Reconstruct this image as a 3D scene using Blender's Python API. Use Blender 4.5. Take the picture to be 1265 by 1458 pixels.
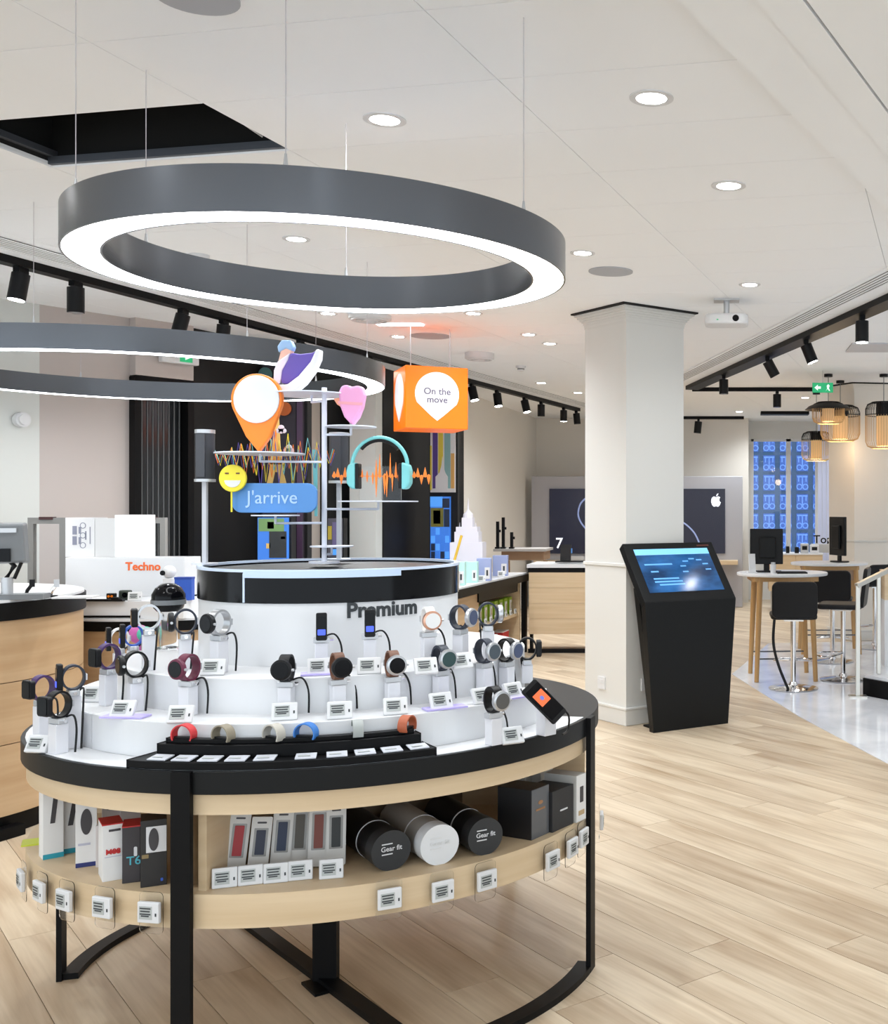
import bpy, math, random
from mathutils import Matrix, Vector
random.seed(7)
for o in list(bpy.data.objects): bpy.data.objects.remove(o)
SC = bpy.context.scene
COL = SC.collection

# ------------------------------------------------------------------ camera, world, exposure
F, CX, CY, HC = 1580.0, 1030.0, 722.0, 1.5      # focal length in pixels, principal point, eye height (1265x1458 frame)
CEIL = 2.89
cd = bpy.data.cameras.new('camera'); cam = bpy.data.objects.new('camera', cd); COL.objects.link(cam)
cam.location = (0, 0, HC); cam.rotation_euler = (math.pi/2, 0, 0)
cd.sensor_fit = 'HORIZONTAL'; cd.sensor_width = 36.0; cd.lens = 36.0*F/1458.0
cd.sensor_fit = 'VERTICAL'; cd.sensor_height = 36.0
cd.shift_x = (632.5-CX)/1458.0; cd.shift_y = -(729.0-CY)/1458.0
cd.clip_start = 0.05; cd.clip_end = 100
SC.camera = cam
W = bpy.data.worlds.new('world'); SC.world = W; W.use_nodes = True
W.node_tree.nodes['Background'].inputs[0].default_value = (0.82, 0.92, 1.0, 1)
W.node_tree.nodes['Background'].inputs[1].default_value = 0.92
SC.view_settings.view_transform = 'Standard'; SC.view_settings.look = 'None'
SC.view_settings.gamma = 1.0; SC.view_settings.use_curve_mapping = False
SC.view_settings.exposure = 1.28

# ------------------------------------------------------------------ pixel to place helpers
def px(x, y, Y): return Vector(((x-CX)/F*Y, Y, HC+(CY-y)/F*Y))
def pz(x, y, z):
    Y = (HC-z)*F/(y-CY); return Vector(((x-CX)/F*Y, Y, z))
def fl(x, y): return pz(x, y, 0.0)
def ce(x, y, z=CEIL): return pz(x, y, z)
def face_cam(p): return math.atan2(-p[0], p[1])

# ------------------------------------------------------------------ materials
MATS = {}
def mat(name, col, rough=0.5, metal=0.0, emit=None, es=1.0, trans=0.0, spec=None, coat=0.0):
    if name in MATS: return MATS[name]
    m = bpy.data.materials.new(name); m.use_nodes = True; b = m.node_tree.nodes['Principled BSDF']
    b.inputs['Base Color'].default_value = (*col, 1); b.inputs['Roughness'].default_value = rough
    b.inputs['Metallic'].default_value = metal
    if trans: b.inputs['Transmission Weight'].default_value = trans; b.inputs['IOR'].default_value = 1.3
    if spec is not None: b.inputs['Specular IOR Level'].default_value = spec
    if coat: b.inputs['Coat Weight'].default_value = coat; b.inputs['Coat Roughness'].default_value = 0.08
    if emit: b.inputs['Emission Color'].default_value = (*emit, 1); b.inputs['Emission Strength'].default_value = es
    MATS[name] = m; return m
def nd(m, t): return m.node_tree.nodes.new(t)
def lk(m, a, b): m.node_tree.links.new(a, b)
def noisy(name, c1, c2, scale=(3, 3, 3), rough=0.5, detail=4, coat=0.0, lo=0.35, hi=0.65, bump=0.0, dist=0.0):
    m = mat(name, c1, rough, coat=coat); b = m.node_tree.nodes['Principled BSDF']
    tc = nd(m, 'ShaderNodeTexCoord'); mp = nd(m, 'ShaderNodeMapping'); mp.inputs['Scale'].default_value = scale
    n = nd(m, 'ShaderNodeTexNoise'); n.inputs['Scale'].default_value = 1.0; n.inputs['Detail'].default_value = detail
    n.inputs['Distortion'].default_value = dist
    r = nd(m, 'ShaderNodeValToRGB'); r.color_ramp.elements[0].color = (*c1, 1); r.color_ramp.elements[1].color = (*c2, 1)
    r.color_ramp.elements[0].position = lo; r.color_ramp.elements[1].position = hi
    lk(m, tc.outputs['Object'], mp.inputs['Vector']); lk(m, mp.outputs[0], n.inputs['Vector'])
    lk(m, n.outputs['Fac'], r.inputs['Fac']); lk(m, r.outputs['Color'], b.inputs['Base Color'])
    if bump:
        bp = nd(m, 'ShaderNodeBump'); bp.inputs['Strength'].default_value = bump; bp.inputs['Distance'].default_value = 0.002
        lk(m, n.outputs['Fac'], bp.inputs['Height']); lk(m, bp.outputs[0], b.inputs['Normal'])
    return m
def plank_mat():
    m = mat('oak_plank', (0.6, 0.45, 0.3), 0.38, spec=0.35); b = m.node_tree.nodes['Principled BSDF']
    tc = nd(m, 'ShaderNodeTexCoord'); oi = nd(m, 'ShaderNodeObjectInfo'); ge = nd(m, 'ShaderNodeNewGeometry')
    ad = nd(m, 'ShaderNodeMath'); ad.operation = 'ADD'; lk(m, oi.outputs['Random'], ad.inputs[0]); lk(m, ge.outputs['Random Per Island'], ad.inputs[1])
    fr = nd(m, 'ShaderNodeMath'); fr.operation = 'FRACT'; lk(m, ad.outputs[0], fr.inputs[0])
    mu = nd(m, 'ShaderNodeMath'); mu.operation = 'MULTIPLY'; mu.inputs[1].default_value = 57.0; lk(m, fr.outputs[0], mu.inputs[0])
    cb = nd(m, 'ShaderNodeCombineXYZ'); lk(m, mu.outputs[0], cb.inputs[0]); lk(m, mu.outputs[0], cb.inputs[2])
    va = nd(m, 'ShaderNodeVectorMath'); va.operation = 'ADD'; lk(m, tc.outputs['Object'], va.inputs[0]); lk(m, cb.outputs[0], va.inputs[1])
    mp = nd(m, 'ShaderNodeMapping'); mp.inputs['Scale'].default_value = (1.1, 9.0, 1.0); lk(m, va.outputs[0], mp.inputs['Vector'])
    n = nd(m, 'ShaderNodeTexNoise'); n.inputs['Scale'].default_value = 1.0; n.inputs['Detail'].default_value = 3.5; n.inputs['Distortion'].default_value = 0.8
    lk(m, mp.outputs[0], n.inputs['Vector'])
    mp2 = nd(m, 'ShaderNodeMapping'); mp2.inputs['Scale'].default_value = (3.0, 60.0, 1.0); lk(m, va.outputs[0], mp2.inputs['Vector'])
    n2 = nd(m, 'ShaderNodeTexNoise'); n2.inputs['Scale'].default_value = 1.0; n2.inputs['Detail'].default_value = 3.0; lk(m, mp2.outputs[0], n2.inputs['Vector'])
    r = nd(m, 'ShaderNodeValToRGB'); e = r.color_ramp.elements
    e[0].color = (0.47, 0.35, 0.235, 1); e[0].position = 0.25; e[1].color = (0.70, 0.59, 0.45, 1); e[1].position = 0.60
    lk(m, n.outputs['Fac'], r.inputs['Fac'])
    r2 = nd(m, 'ShaderNodeValToRGB'); e = r2.color_ramp.elements
    e[0].color = (0.80, 0.76, 0.72, 1); e[1].color = (1.0, 0.985, 0.96, 1); lk(m, fr.outputs[0], r2.inputs['Fac'])
    r3 = nd(m, 'ShaderNodeValToRGB'); e = r3.color_ramp.elements
    e[0].color = (0.88, 0.86, 0.83, 1); e[0].position = 0.3; e[1].color = (1, 1, 1, 1); e[1].position = 0.6; lk(m, n2.outputs['Fac'], r3.inputs['Fac'])
    mx = nd(m, 'ShaderNodeMix'); mx.data_type = 'RGBA'; mx.blend_type = 'MULTIPLY'; mx.inputs['Factor'].default_value = 1
    lk(m, r.outputs[0], mx.inputs['A']); lk(m, r2.outputs[0], mx.inputs['B'])
    mx2 = nd(m, 'ShaderNodeMix'); mx2.data_type = 'RGBA'; mx2.blend_type = 'MULTIPLY'; mx2.inputs['Factor'].default_value = 1
    lk(m, mx.outputs['Result'], mx2.inputs['A']); lk(m, r3.outputs[0], mx2.inputs['B'])
    lk(m, mx2.outputs['Result'], b.inputs['Base Color'])
    return m
WHITE = mat('white_lacquer', (0.72, 0.725, 0.74), 0.32)
WHITEM = mat('white_matte', (0.70, 0.70, 0.71), 0.6)
BLACK = mat('black_steel', (0.0035, 0.0035, 0.004), 0.45, spec=0.14)
BLACKG = mat('black_gloss', (0.003, 0.003, 0.004), 0.14, spec=0.16)
BLACKP = mat('black_plastic', (0.006, 0.006, 0.007), 0.42, spec=0.25)
DARK = mat('charcoal_laminate', (0.0055, 0.006, 0.0065), 0.40, spec=0.22)
GREYM = mat('grey_plastic', (0.16, 0.17, 0.18), 0.4)
CHROME = mat('chrome', (0.78, 0.78, 0.8), 0.14, 1.0)
STEEL = mat('brushed_steel', (0.155, 0.165, 0.185), 0.27, 1.0)
SILVER = mat('silver_grey', (0.55, 0.56, 0.58), 0.35, 0.6)
CEILM = mat('ceiling_white', (0.925, 0.94, 0.955), 0.75)
CREAM = mat('cream_plaster', (0.77, 0.73, 0.67), 0.75)
CREAMW = mat('pale_cream_paint', (0.68, 0.67, 0.64), 0.7)
BEIGEP = mat('beige_pink_paint', (0.50, 0.445, 0.42), 0.75)
GREYW = mat('pale_grey_paint', (0.64, 0.655, 0.63), 0.75)
BLACKW = mat('black_wall_panel', (0.006, 0.006, 0.0065), 0.55, spec=0.3)
CLEAR = mat('clear_acrylic', (0.95, 0.96, 0.97), 0.04, trans=1.0)
GLASS = mat('window_glass', (0.97, 0.98, 1.0), 0.02, trans=1.0)
EPAPER = mat('epaper_grey', (0.44, 0.46, 0.45), 0.4)
INK = mat('print_dark', (0.03, 0.035, 0.04), 0.5)
LENS = mat('lamp_lens', (1, 1, 1), 0.4, emit=(1.0, 0.98, 0.95), es=22)
RINGL = mat('ring_diffuser', (1, 1, 1), 0.4, emit=(0.95, 0.98, 1.0), es=7.0)
ORANGE = mat('orange_plastic', (0.93, 0.22, 0.01), 0.35)
PURPLE = mat('purple', (0.105, 0.065, 0.36), 0.5)
LILAC = mat('lilac_acrylic', (0.52, 0.45, 0.85), 0.3)
TEAL = mat('teal', (0.19, 0.58, 0.60), 0.4)
YELLOW = mat('yellow', (0.85, 0.72, 0.04), 0.45)
PINK = mat('pink', (0.80, 0.36, 0.62), 0.5)
SKY = mat('message_blue', (0.085, 0.27, 0.64), 0.4)
GOLD = mat('golden_print', (0.85, 0.55, 0.16), 0.5)
BLUE = mat('royal_blue', (0.02, 0.09, 0.48), 0.45)
RED = mat('red', (0.55, 0.025, 0.025), 0.5)
GREEN = mat('lime_green', (0.33, 0.52, 0.03), 0.5)
EXITG = mat('exit_green', (0.02, 0.35, 0.14), 0.5, emit=(0.02, 0.5, 0.2), es=0.2)
EXITW = mat('exit_white', (0.9, 0.95, 0.92), 0.5, emit=(0.8, 1, 0.9), es=0.25)
OAK = noisy('light_oak_veneer', (0.60, 0.44, 0.265), (0.70, 0.545, 0.36), (1.3, 1.3, 26), 0.45, 4, lo=0.3, hi=0.7)
OAKD = noisy('oak_veneer_mid', (0.45, 0.29, 0.155), (0.57, 0.40, 0.24), (0.9, 0.9, 17), 0.45, 4, lo=0.3, hi=0.7, dist=0.3)
LEGW = noisy('golden_oak', (0.42, 0.235, 0.085), (0.50, 0.30, 0.125), (8, 8, 1.2), 0.45)
MARBLE = noisy('white_marble', (0.62, 0.63, 0.68), (0.78, 0.79, 0.82), (2.2, 1.4, 1), 0.12, 8, lo=0.35, hi=0.6, dist=1.2)
PLANK = plank_mat()

# ------------------------------------------------------------------ mesh builder
class MB:
    def __init__(s): s.v = []; s.f = []
    def add(s, vs, fs, M=None):
        n = len(s.v)
        s.v += [tuple((M @ Vector(p)) if M is not None else p) for p in vs]
        s.f += [tuple(i+n for i in f) for f in fs]; return s
    def box(s, c, d, M=None, rz=0, rx=0):
        x, y, z = (k/2 for k in d)
        vs = [(-x,-y,-z),(x,-y,-z),(x,y,-z),(-x,y,-z),(-x,-y,z),(x,-y,z),(x,y,z),(-x,y,z)]
        T = Matrix.Translation(c) @ Matrix.Rotation(rz, 4, 'Z') @ Matrix.Rotation(rx, 4, 'X')
        if M is not None: T = M @ T
        return s.add(vs, [(0,3,2,1),(4,5,6,7),(0,1,5,4),(1,2,6,5),(2,3,7,6),(3,0,4,7)], T)
    def prism(s, pts, z0, z1, M=None):      # polygon in xy, extruded in z
        n = len(pts)
        a = sum(pts[i][0]*pts[(i+1)%n][1]-pts[(i+1)%n][0]*pts[i][1] for i in range(n))
        if a < 0: pts = pts[::-1]
        vs = [(p[0],p[1],z0) for p in pts]+[(p[0],p[1],z1) for p in pts]
        fs = [tuple(range(n-1,-1,-1)), tuple(range(n,2*n))]+[(i,(i+1)%n,n+(i+1)%n,n+i) for i in range(n)]
        return s.add(vs, fs, M)
    def plate(s, pts, y0, y1, M=None):      # polygon in xz, thickness in y
        R = Matrix(((1,0,0,0),(0,0,-1,0),(0,1,0,0),(0,0,0,1)))
        return s.prism(pts, -y1, -y0, R if M is None else M @ R)
    def lathe(s, prof, n=48, c=(0,0,0), a0=0.0, a1=2*math.pi, M=None, closed=False):   # profile (r,z)
        full = abs(a1-a0) > 2*math.pi-1e-6; m = len(prof); k = n if full else n+1
        vs = []
        for i in range(k):
            a = a0+(a1-a0)*i/n; ca, sa = math.cos(a), math.sin(a)
            vs += [(c[0]+r*ca, c[1]+r*sa, c[2]+z) for r, z in prof]
        fs = []
        for i in range(n):
            j = (i+1) % k
            for q in range(m if closed else m-1):
                w = (q+1) % m; fs.append((i*m+q, j*m+q, j*m+w, i*m+w))
        if not full and closed: fs += [tuple(range(m-1,-1,-1)), tuple((k-1)*m+q for q in range(m))][::1]
        return s.add(vs, fs, M)
    def disc(s, r, z0, z1, n=48, c=(0,0,0), M=None):
        return s.lathe([(0.0001,z0),(r,z0),(r,z1),(0.0001,z1)], n, c, M=M)
    def ring(s, ri, ro, z0, z1, n=64, c=(0,0,0), a0=0, a1=2*math.pi, M=None):
        return s.lathe([(ri,z0),(ro,z0),(ro,z1),(ri,z1)], n, c, a0, a1, M, True)
    def cyl(s, p0, p1, r, n=16, r1=None):
        p0, p1 = Vector(p0), Vector(p1); d = p1-p0; L = d.length
        T = Matrix.Translation(p0) @ d.to_track_quat('Z', 'Y').to_matrix().to_4x4()
        r1 = r if r1 is None else r1
        return s.lathe([(0.0001,0),(r,0),(r1,L),(0.0001,L)], n, M=T)
    def tube(s, pts, r, n=8):
        pts = [Vector(p) for p in pts]; k = len(pts); vs = []; fs = []; up = Vector((0.13,0.21,0.97))
        for i, p in enumerate(pts):
            d = (pts[min(i+1,k-1)]-pts[max(i-1,0)]).normalized()
            a = d.cross(up)
            if a.length < 1e-3: a = d.cross(Vector((1,0,0)))
            a.normalize(); b = d.cross(a)
            vs += [tuple(p+r*(math.cos(2*math.pi*q/n)*a+math.sin(2*math.pi*q/n)*b)) for q in range(n)]
        for i in range(k-1):
            for q in range(n): w = (q+1)%n; fs.append((i*n+q, i*n+w, (i+1)*n+w, (i+1)*n+q))
        fs += [tuple(range(n-1,-1,-1)), tuple((k-1)*n+q for q in range(n))]
        return s.add(vs, fs)
    def sphere(s, c, r, sz=1.0, n=24):
        return s.lathe([(max(r*math.sin(math.pi*i/12),1e-4), -r*sz*math.cos(math.pi*i/12)) for i in range(13)], n, c)
def smooth_pts(P, k=6):
    P = [Vector(p) for p in P]; out = []
    for i in range(len(P)-1):
        a, b, c, d = P[max(i-1,0)], P[i], P[i+1], P[min(i+2,len(P)-1)]
        for j in range(k):
            t = j/k; out.append(0.5*((2*b)+(c-a)*t+(2*a-5*b+4*c-d)*t*t+(3*b-a-3*c+d)*t**3))
    return out+[P[-1]]
def part(name, mb, m, parent=None, smooth=False, bevel=0.0, loc=None, rz=None):
    me = bpy.data.meshes.new(name); me.from_pydata(mb.v, [], mb.f); me.materials.append(m); me.update()
    if smooth:
        me.polygons.foreach_set('use_smooth', [True]*len(me.polygons)); me.set_sharp_from_angle(angle=math.radians(38))
    o = bpy.data.objects.new(name, me); COL.objects.link(o)
    if bevel:
        b = o.modifiers.new('bevel', 'BEVEL'); b.width = bevel; b.segments = 2; b.limit_method = 'ANGLE'
    if parent: o.parent = parent
    if loc is not None: o.location = loc
    if rz is not None: o.rotation_euler[2] = rz
    return o
def tag(o, label, cat, group=None):
    o['label'] = label; o['category'] = cat
    if group: o['group'] = group
    return o
def thing(name, label, cat, loc=(0,0,0), rz=0.0, group=None):
    o = bpy.data.objects.new(name, None); COL.objects.link(o); o.location = loc; o.rotation_euler[2] = rz
    o.empty_display_size = 0.05
    return tag(o, label, cat, group)
def struct(o, label):
    o['kind'] = 'structure'; o['label'] = label; return o
def text(s, size, ext=0.001, bold=0.0, ax='CENTER', sx=1.0):      # returns an MB in the xz plane facing -y, centred
    cu = bpy.data.curves.new('t', 'FONT'); cu.body = s; cu.size = size; cu.extrude = ext; cu.offset = bold
    cu.align_x = ax; cu.align_y = 'CENTER'; cu.resolution_u = 3
    o = bpy.data.objects.new('t', cu); COL.objects.link(o); bpy.context.view_layer.update()
    me = bpy.data.meshes.new_from_object(o.evaluated_get(bpy.context.evaluated_depsgraph_get()))
    mb = MB(); mb.v = [(v.co.x*sx, -v.co.z, v.co.y) for v in me.vertices]; mb.f = [tuple(p.vertices) for p in me.polygons]
    bpy.data.objects.remove(o); bpy.data.curves.remove(cu); bpy.data.meshes.remove(me)
    return mb
def moved(mb, M): mb.v = [tuple(M @ Vector(p)) for p in mb.v]; return mb
def circle(cx, cy, rx, ry=None, n=28, a0=0, a1=360):
    ry = rx if ry is None else ry; k = n if abs(a1-a0) >= 360 else n+1
    return [(cx+rx*math.cos(math.radians(a0+(a1-a0)*i/n)), cy+ry*math.sin(math.radians(a0+(a1-a0)*i/n))) for i in range(k)]
def rrect(x0, z0, x1, z1, r, n=5):
    o = []
    for cx, cz, a in ((x1-r,z0+r,-90),(x1-r,z1-r,0),(x0+r,z1-r,90),(x0+r,z0+r,180)): o += circle(cx, cz, r, n=n, a0=a, a1=a+90)
    return o
def spot(name, loc, target, power, parent=None, size=110, blend=0.9, col=(0.90, 0.96, 1.0), r=0.05):
    l = bpy.data.lights.new(name, 'SPOT'); l.energy = power; l.spot_size = math.radians(size); l.spot_blend = blend
    l.color = col; l.shadow_soft_size = r
    o = bpy.data.objects.new(name, l); COL.objects.link(o); o.location = loc
    o.rotation_euler = (Vector(target)-Vector(loc)).to_track_quat('-Z', 'Y').to_euler()
    if parent: o.parent = parent
    return o
# ================================================================== SETTING
# ---- floor: oak planks running along one diagonal of the shop
U = Vector((-0.655, 0.7556)); N = Vector((0.7556, 0.655)); PW = 0.19
O0 = Vector((-1.17, 4.072))
sub = MB().box((-1.0, 9.0, -0.03), (13, 24, 0.03)); floor = struct(part('floor', sub, mat('floor_joint', (0.20, 0.14, 0.09), 0.8)), 'pale oak plank floor of the shop')
def in_marble(p):
    P = [(0.08,9.95),(0.541,7.95),(0.963,6.475),(1.7,4.0),(6,4.0),(6,13),(0.5,12.2),(0.3,11.1)]
    c = False
    for i in range(len(P)):
        (x1,y1),(x2,y2) = P[i],P[i-1]
        if (y1 > p[1]) != (y2 > p[1]) and p[0] < (x2-x1)*(p[1]-y1)/(y2-y1)+x1: c = not c
    return c
pl = []
for r in range(-62, 75):
    s = -14+random.uniform(0, 2.0)
    while s < 14:
        L = random.choice((1.5, 1.8, 2.0, 2.2)); c = O0+N*((r+0.5)*PW)+U*(s+L/2)
        if -7 < c.x < 5 and 0.2 < c.y < 20: pl.append((c, L, abs(r*7+int(s*3))))
        s += L
def vis(c):
    x = CX+F*c.x/max(c.y,0.3); y = CY+F*HC/max(c.y,0.3)
    return (1/c.y**3 if -150 < x < 1400 and y < 1650 and not in_marble(c) else 0)
pl.sort(key=lambda p: -vis(p[0]))
ang = math.atan2(U.y, U.x)
PM = {}
for L in (1.5, 1.8, 2.0, 2.2):
    me = bpy.data.meshes.new('plank'); b = MB().box((0,0,-0.006), (L-0.0022, PW-0.0022, 0.012)); me.from_pydata(b.v, [], b.f); me.materials.append(PLANK); PM[L] = me
rest = MB()
for i, (c, L, k) in enumerate(pl):
    if i < 300 and vis(c) > 0:
        o = bpy.data.objects.new('plank', PM[L]); COL.objects.link(o); o.parent = floor; o.location = (c.x, c.y, 0); o.rotation_euler[2] = ang
    elif not all(in_marble(c+U*(L*f)+N*(PW*g)) for f in (-0.52,-0.25,0,0.25,0.52) for g in (-0.55,0.55)): rest.box((c.x*math.cos(-ang)-c.y*math.sin(-ang), c.x*math.sin(-ang)+c.y*math.cos(-ang), -0.006), (L-0.0022, PW-0.0022, 0.012))
o = part('plank_field', rest, PLANK, floor); o.rotation_euler[2] = ang; o['kind'] = 'stuff'
marble = MB().prism([(0.08,9.95),(0.541,7.95),(0.963,6.475),(1.7,4.0),(6,4.0),(6,13),(0.5,12.2),(0.3,11.1)], -0.02, 0.004)
struct(part('floor_marble', marble, MARBLE), 'glossy white marble floor area beside the oak planks')

# ---- ceiling: flush panels on a grid turned 11.5 degrees, one panel missing
D1 = Vector((0.2003, 0.9797)); D2 = Vector((0.9797, -0.2003)); A0 = Vector((-0.733, 3.606)); GW, GL = 1.08, 0.512
hatch = None; slab = MB(); cells = []
for i in range(-9, 9):
    for j in range(-12, 36):
        c = A0+D2*((i+0.5)*GW)+D1*((j+0.5)*GL)
        if not (-9 < c.x < 8 and -3 < c.y < 20): continue
        cells.append((i, j, c))
hp = Vector((-2.22, 4.15)); hatch = min(cells, key=lambda k: (k[2]-hp).length)
ra = math.atan2(D2.y, D2.x)
for i, j, c in cells:
    if (i, j) == hatch[:2]: continue
    q = [c+D2*(a*GW/2)+D1*(b*GL/2) for a, b in ((-1,-1),(1,-1),(1,1),(-1,1))]
    slab.prism([tuple(p) for p in q], CEIL+0.006, CEIL+0.02)
ceiling = struct(part('ceiling', slab, mat('ceiling_joint', (0.86, 0.87, 0.88), 0.8)), 'white ceiling of large flush panels with one panel missing')
def visc(c):
    if c.y < 0.8: return 0
    x = CX+F*c.x/c.y; y = CY-F*(CEIL-HC)/c.y
    return 1/c.y**3 if -250 < x < 1450 and y > -350 else 0
cells.sort(key=lambda k: -visc(k[2]))
me = bpy.data.meshes.new('ceiling_panel'); b = MB().box((0,0,0.003), (GW-0.003, GL-0.003, 0.006)); me.from_pydata(b.v, [], b.f); me.materials.append(CEILM)
rest = MB(); n = 0
for i, j, c in cells:
    if (i, j) == hatch[:2]: continue
    if n < 280 and visc(c) > 0:
        o = bpy.data.objects.new('ceiling_panel', me); COL.objects.link(o); o.parent = ceiling; o.location = (c.x, c.y, CEIL); o.rotation_euler[2] = ra; n += 1
    else: rest.box((c.x, c.y, CEIL+0.003), (GW-0.003, GL-0.003, 0.006), rz=ra)
o = part('ceiling_panel_field', rest, CEILM, ceiling); o['kind'] = 'stuff'
hc = hatch[2]
vo = thing('ceiling_opening', 'dark rectangular opening where a ceiling panel is missing', 'ceiling opening', (hc.x, hc.y, CEIL), ra); vo['kind'] = 'structure'; del vo['category']
hm = MB(); hx, hy = GW/2, GL/2
for c, d in (((0,hy+0.01,0.26),(GW+0.04,0.02,0.48)),((0,-hy-0.01,0.26),(GW+0.04,0.02,0.48)),((hx+0.01,0,0.26),(0.02,GL,0.48)),((-hx-0.01,0,0.26),(0.02,GL,0.48)),((0,0,0.51),(GW+0.04,GL+0.04,0.02))): hm.box(c, d)
part('plenum_box', hm, mat('plenum_black', (0.004,0.004,0.004), 0.9), vo)
fm = MB().box((0,hy-0.012,0.022),(GW,0.02,0.03)).box((-hx+0.014,0,0.05),(0.025,GL,0.025))
part('metal_profile', fm, mat('dull_metal', (0.12,0.13,0.15), 0.5, 0.7), vo)
part('hanger_rod', MB().cyl((0.46,0.2,0.04),(0.30,0.05,0.16),0.004), SILVER, vo)

# ---- lowered ceiling strip, upper right (runs 22.5 degrees to the right)
E1 = Vector((0.383, 0.924)); E2 = Vector((0.924, -0.383))
b0 = Vector(ce(980, 0)[:2])
def strip(name, w0, w1, z0, z1, m, label, s0=-3.2, s1=3.85):
    q = [b0+E2*w0+E1*s0, b0+E2*w1+E1*s0, b0+E2*w1+E1*s1, b0+E2*w0+E1*s1]
    return struct(part(name, MB().prism([tuple(p) for p in q], z0, z1), m), label)
strip('trim_1', 0.0, 0.2, CEIL-0.028, CEIL+0.004, CEILM, 'first lowered white strip of the ceiling at upper right', s1=2.9)
strip('trim_2', 0.2, 0.315, CEIL-0.036, CEIL+0.004, CEILM, 'second lowered white strip of the ceiling at upper right', s1=2.9)
strip('trim_3', 0.325, 1.6, CEIL-0.036, CEIL+0.004, CEILM, 'broad lowered ceiling strip in the upper right corner', s1=2.5)

# ---- walls
def wall(name, a, b, m, label, h=CEIL, t=0.12, z0=0.0):
    a, b = Vector(a), Vector(b); d = (b-a).normalized(); n = Vector((-d.y, d.x))
    if n.dot(Vector((a+b)/2)) < 0: n = -n
    return struct(part(name, MB().prism([tuple(a), tuple(b), tuple(b+n*t), tuple(a+n*t)], z0, h), m), label)
P0, P1, P2, P3, P4, P5, P7 = (-7.97,2.05), (-4.69,7.61), (-4.365,8.16), (-4.13,8.56), (-3.39,11.09), (-3.13,13.35), (-2.95,16.95)
wall('wall_left', P0, P1, GREYW, 'pale grey wall at far left under the wall washer')
wall('wall_left_beige', P1, P2, BEIGEP, 'beige pink wall section beside the dark door')
wall('wall_left_black', P3, P4, BLACKW, 'black wall section behind the acrylic ornaments')
wall('wall_left_rear', P4, P5, BLACKW, 'black wall section behind the orange cube sign')
wall('wall_rear_left', P5, P7, CREAM, 'cream wall running towards the back of the shop')
wall('wall_back', (-3.1,17.4), (0.4,17.4), CREAM, 'cream back wall behind the big dark screen')
wall('wall_back_step', P7, (-2.93,17.4), CREAM, 'short return of the cream back wall')
wall('wall_right', (6.6,1.0), (6.6,18.1), CREAMW, 'pale wall far to the right outside the picture')
# back window wall right of x=1065
YW = 18.0
wz0, wz1 = px(0, 792, YW).z, px(0, 625, YW).z
wx0, wx1 = px(1070,0,YW).x, px(1165,0,YW).x
struct(part('wall_window', MB().box((wx1+3.5,YW+0.06,CEIL/2),(3.2,0.12,CEIL)).box(((0.3+wx0)/2,YW+0.06,CEIL/2),(wx0-0.3,0.12,CEIL)).box(((wx0+wx1)/2,YW+0.06,(wz1+CEIL)/2),(wx1-wx0,0.12,CEIL-wz1)).box(((wx0+wx1)/2,YW+0.06,wz0/2),(wx1-wx0,0.12,wz0)).box((wx1+1.0,YW+0.06,CEIL/2),(2.0,0.12,CEIL)), CREAMW), 'pale wall around the tall back window')
struct(part('wall_window_return', MB().box((0.36,17.7,CEIL/2),(0.08,0.6,CEIL)), CREAMW), 'narrow return wall at the left of the back window')
win = thing('window_1', 'tall back window with blue lit facade outside', 'window', ((wx0+wx1)/2, YW, wz0)); win['kind'] = 'structure'; del win['category']
ww, wh = wx1-wx0, wz1-wz0
fr = MB()
for x, w in ((-ww/2+0.02,0.04),(ww/2-0.02,0.04),(0.06*ww,0.075)): fr.box((x,0.03,wh/2),(w,0.06,wh))
fr.box((0,0.03,wh-0.02),(ww,0.06,0.04)).box((0,0.03,0.02),(ww,0.06,0.04))
part('window_frame', fr, WHITEM, win)
part('pane', MB().box((-ww*0.22,0.04,wh/2),(ww*0.53,0.006,wh-0.08)), GLASS, win)
part('pane', MB().box((ww*0.28,0.04,wh/2),(ww*0.42,0.006,wh-0.08)), GLASS, win)
# the lit building outside
fac = thing('facade', 'blue lit building facade with ornate windows seen through the back window', 'building', (0.9, 24.0, 0))
part('wall', MB().box((0,0.2,2.2),(5,0.2,6)), mat('facade_dark', (0.03,0.05,0.09), 0.7, emit=(0.03,0.09,0.2), es=0.25), fac)
FB = mat('facade_pane', (0.03,0.08,0.25), 0.4, emit=(0.06,0.15,0.62), es=0.17); FB2 = mat('facade_trim', (0.08,0.18,0.45), 0.4, emit=(0.20,0.40,0.95), es=0.19)
for i in range(6):
    for j in range(7):
        x, z = -0.62+i*0.36, 0.35+j*0.42
        w = part('window', MB().box((x,0.08,z),(0.25,0.04,0.34)), FB, fac)
        t = MB().ring(0.045,0.065,-0.01,0.01,14,(0,0,0),M=Matrix.Translation((x-0.065,0.05,z-0.09)) @ Matrix.Rotation(math.pi/2,4,'X'))
        t.ring(0.045,0.065,-0.01,0.01,14,(0,0,0),M=Matrix.Translation((x+0.065,0.05,z-0.09)) @ Matrix.Rotation(math.pi/2,4,'X'))
        t.box((x,0.05,z+0.13),(0.22,0.02,0.03)).box((x,0.05,z+0.02),(0.02,0.02,0.24)).box((x-0.08,0.05,z+0.07),(0.02,0.02,0.1)).box((x+0.08,0.05,z+0.07),(0.02,0.02,0.1))
        part('ornament', t, FB2, w)
# light-blue curtain strip and right hand pillar
cur = thing('curtain', 'pale blue vertical blind hanging right of the back window', 'blind', (px(1180,0,17.2).x, 17.2, 0))
for k in range(5): part('blind_strip', MB().box((-0.13+k*0.066,0,1.49),(0.062,0.01,2.76),rz=0.25), mat('pale_blue_cloth',(0.62,0.66,0.86),0.7), cur)

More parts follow.
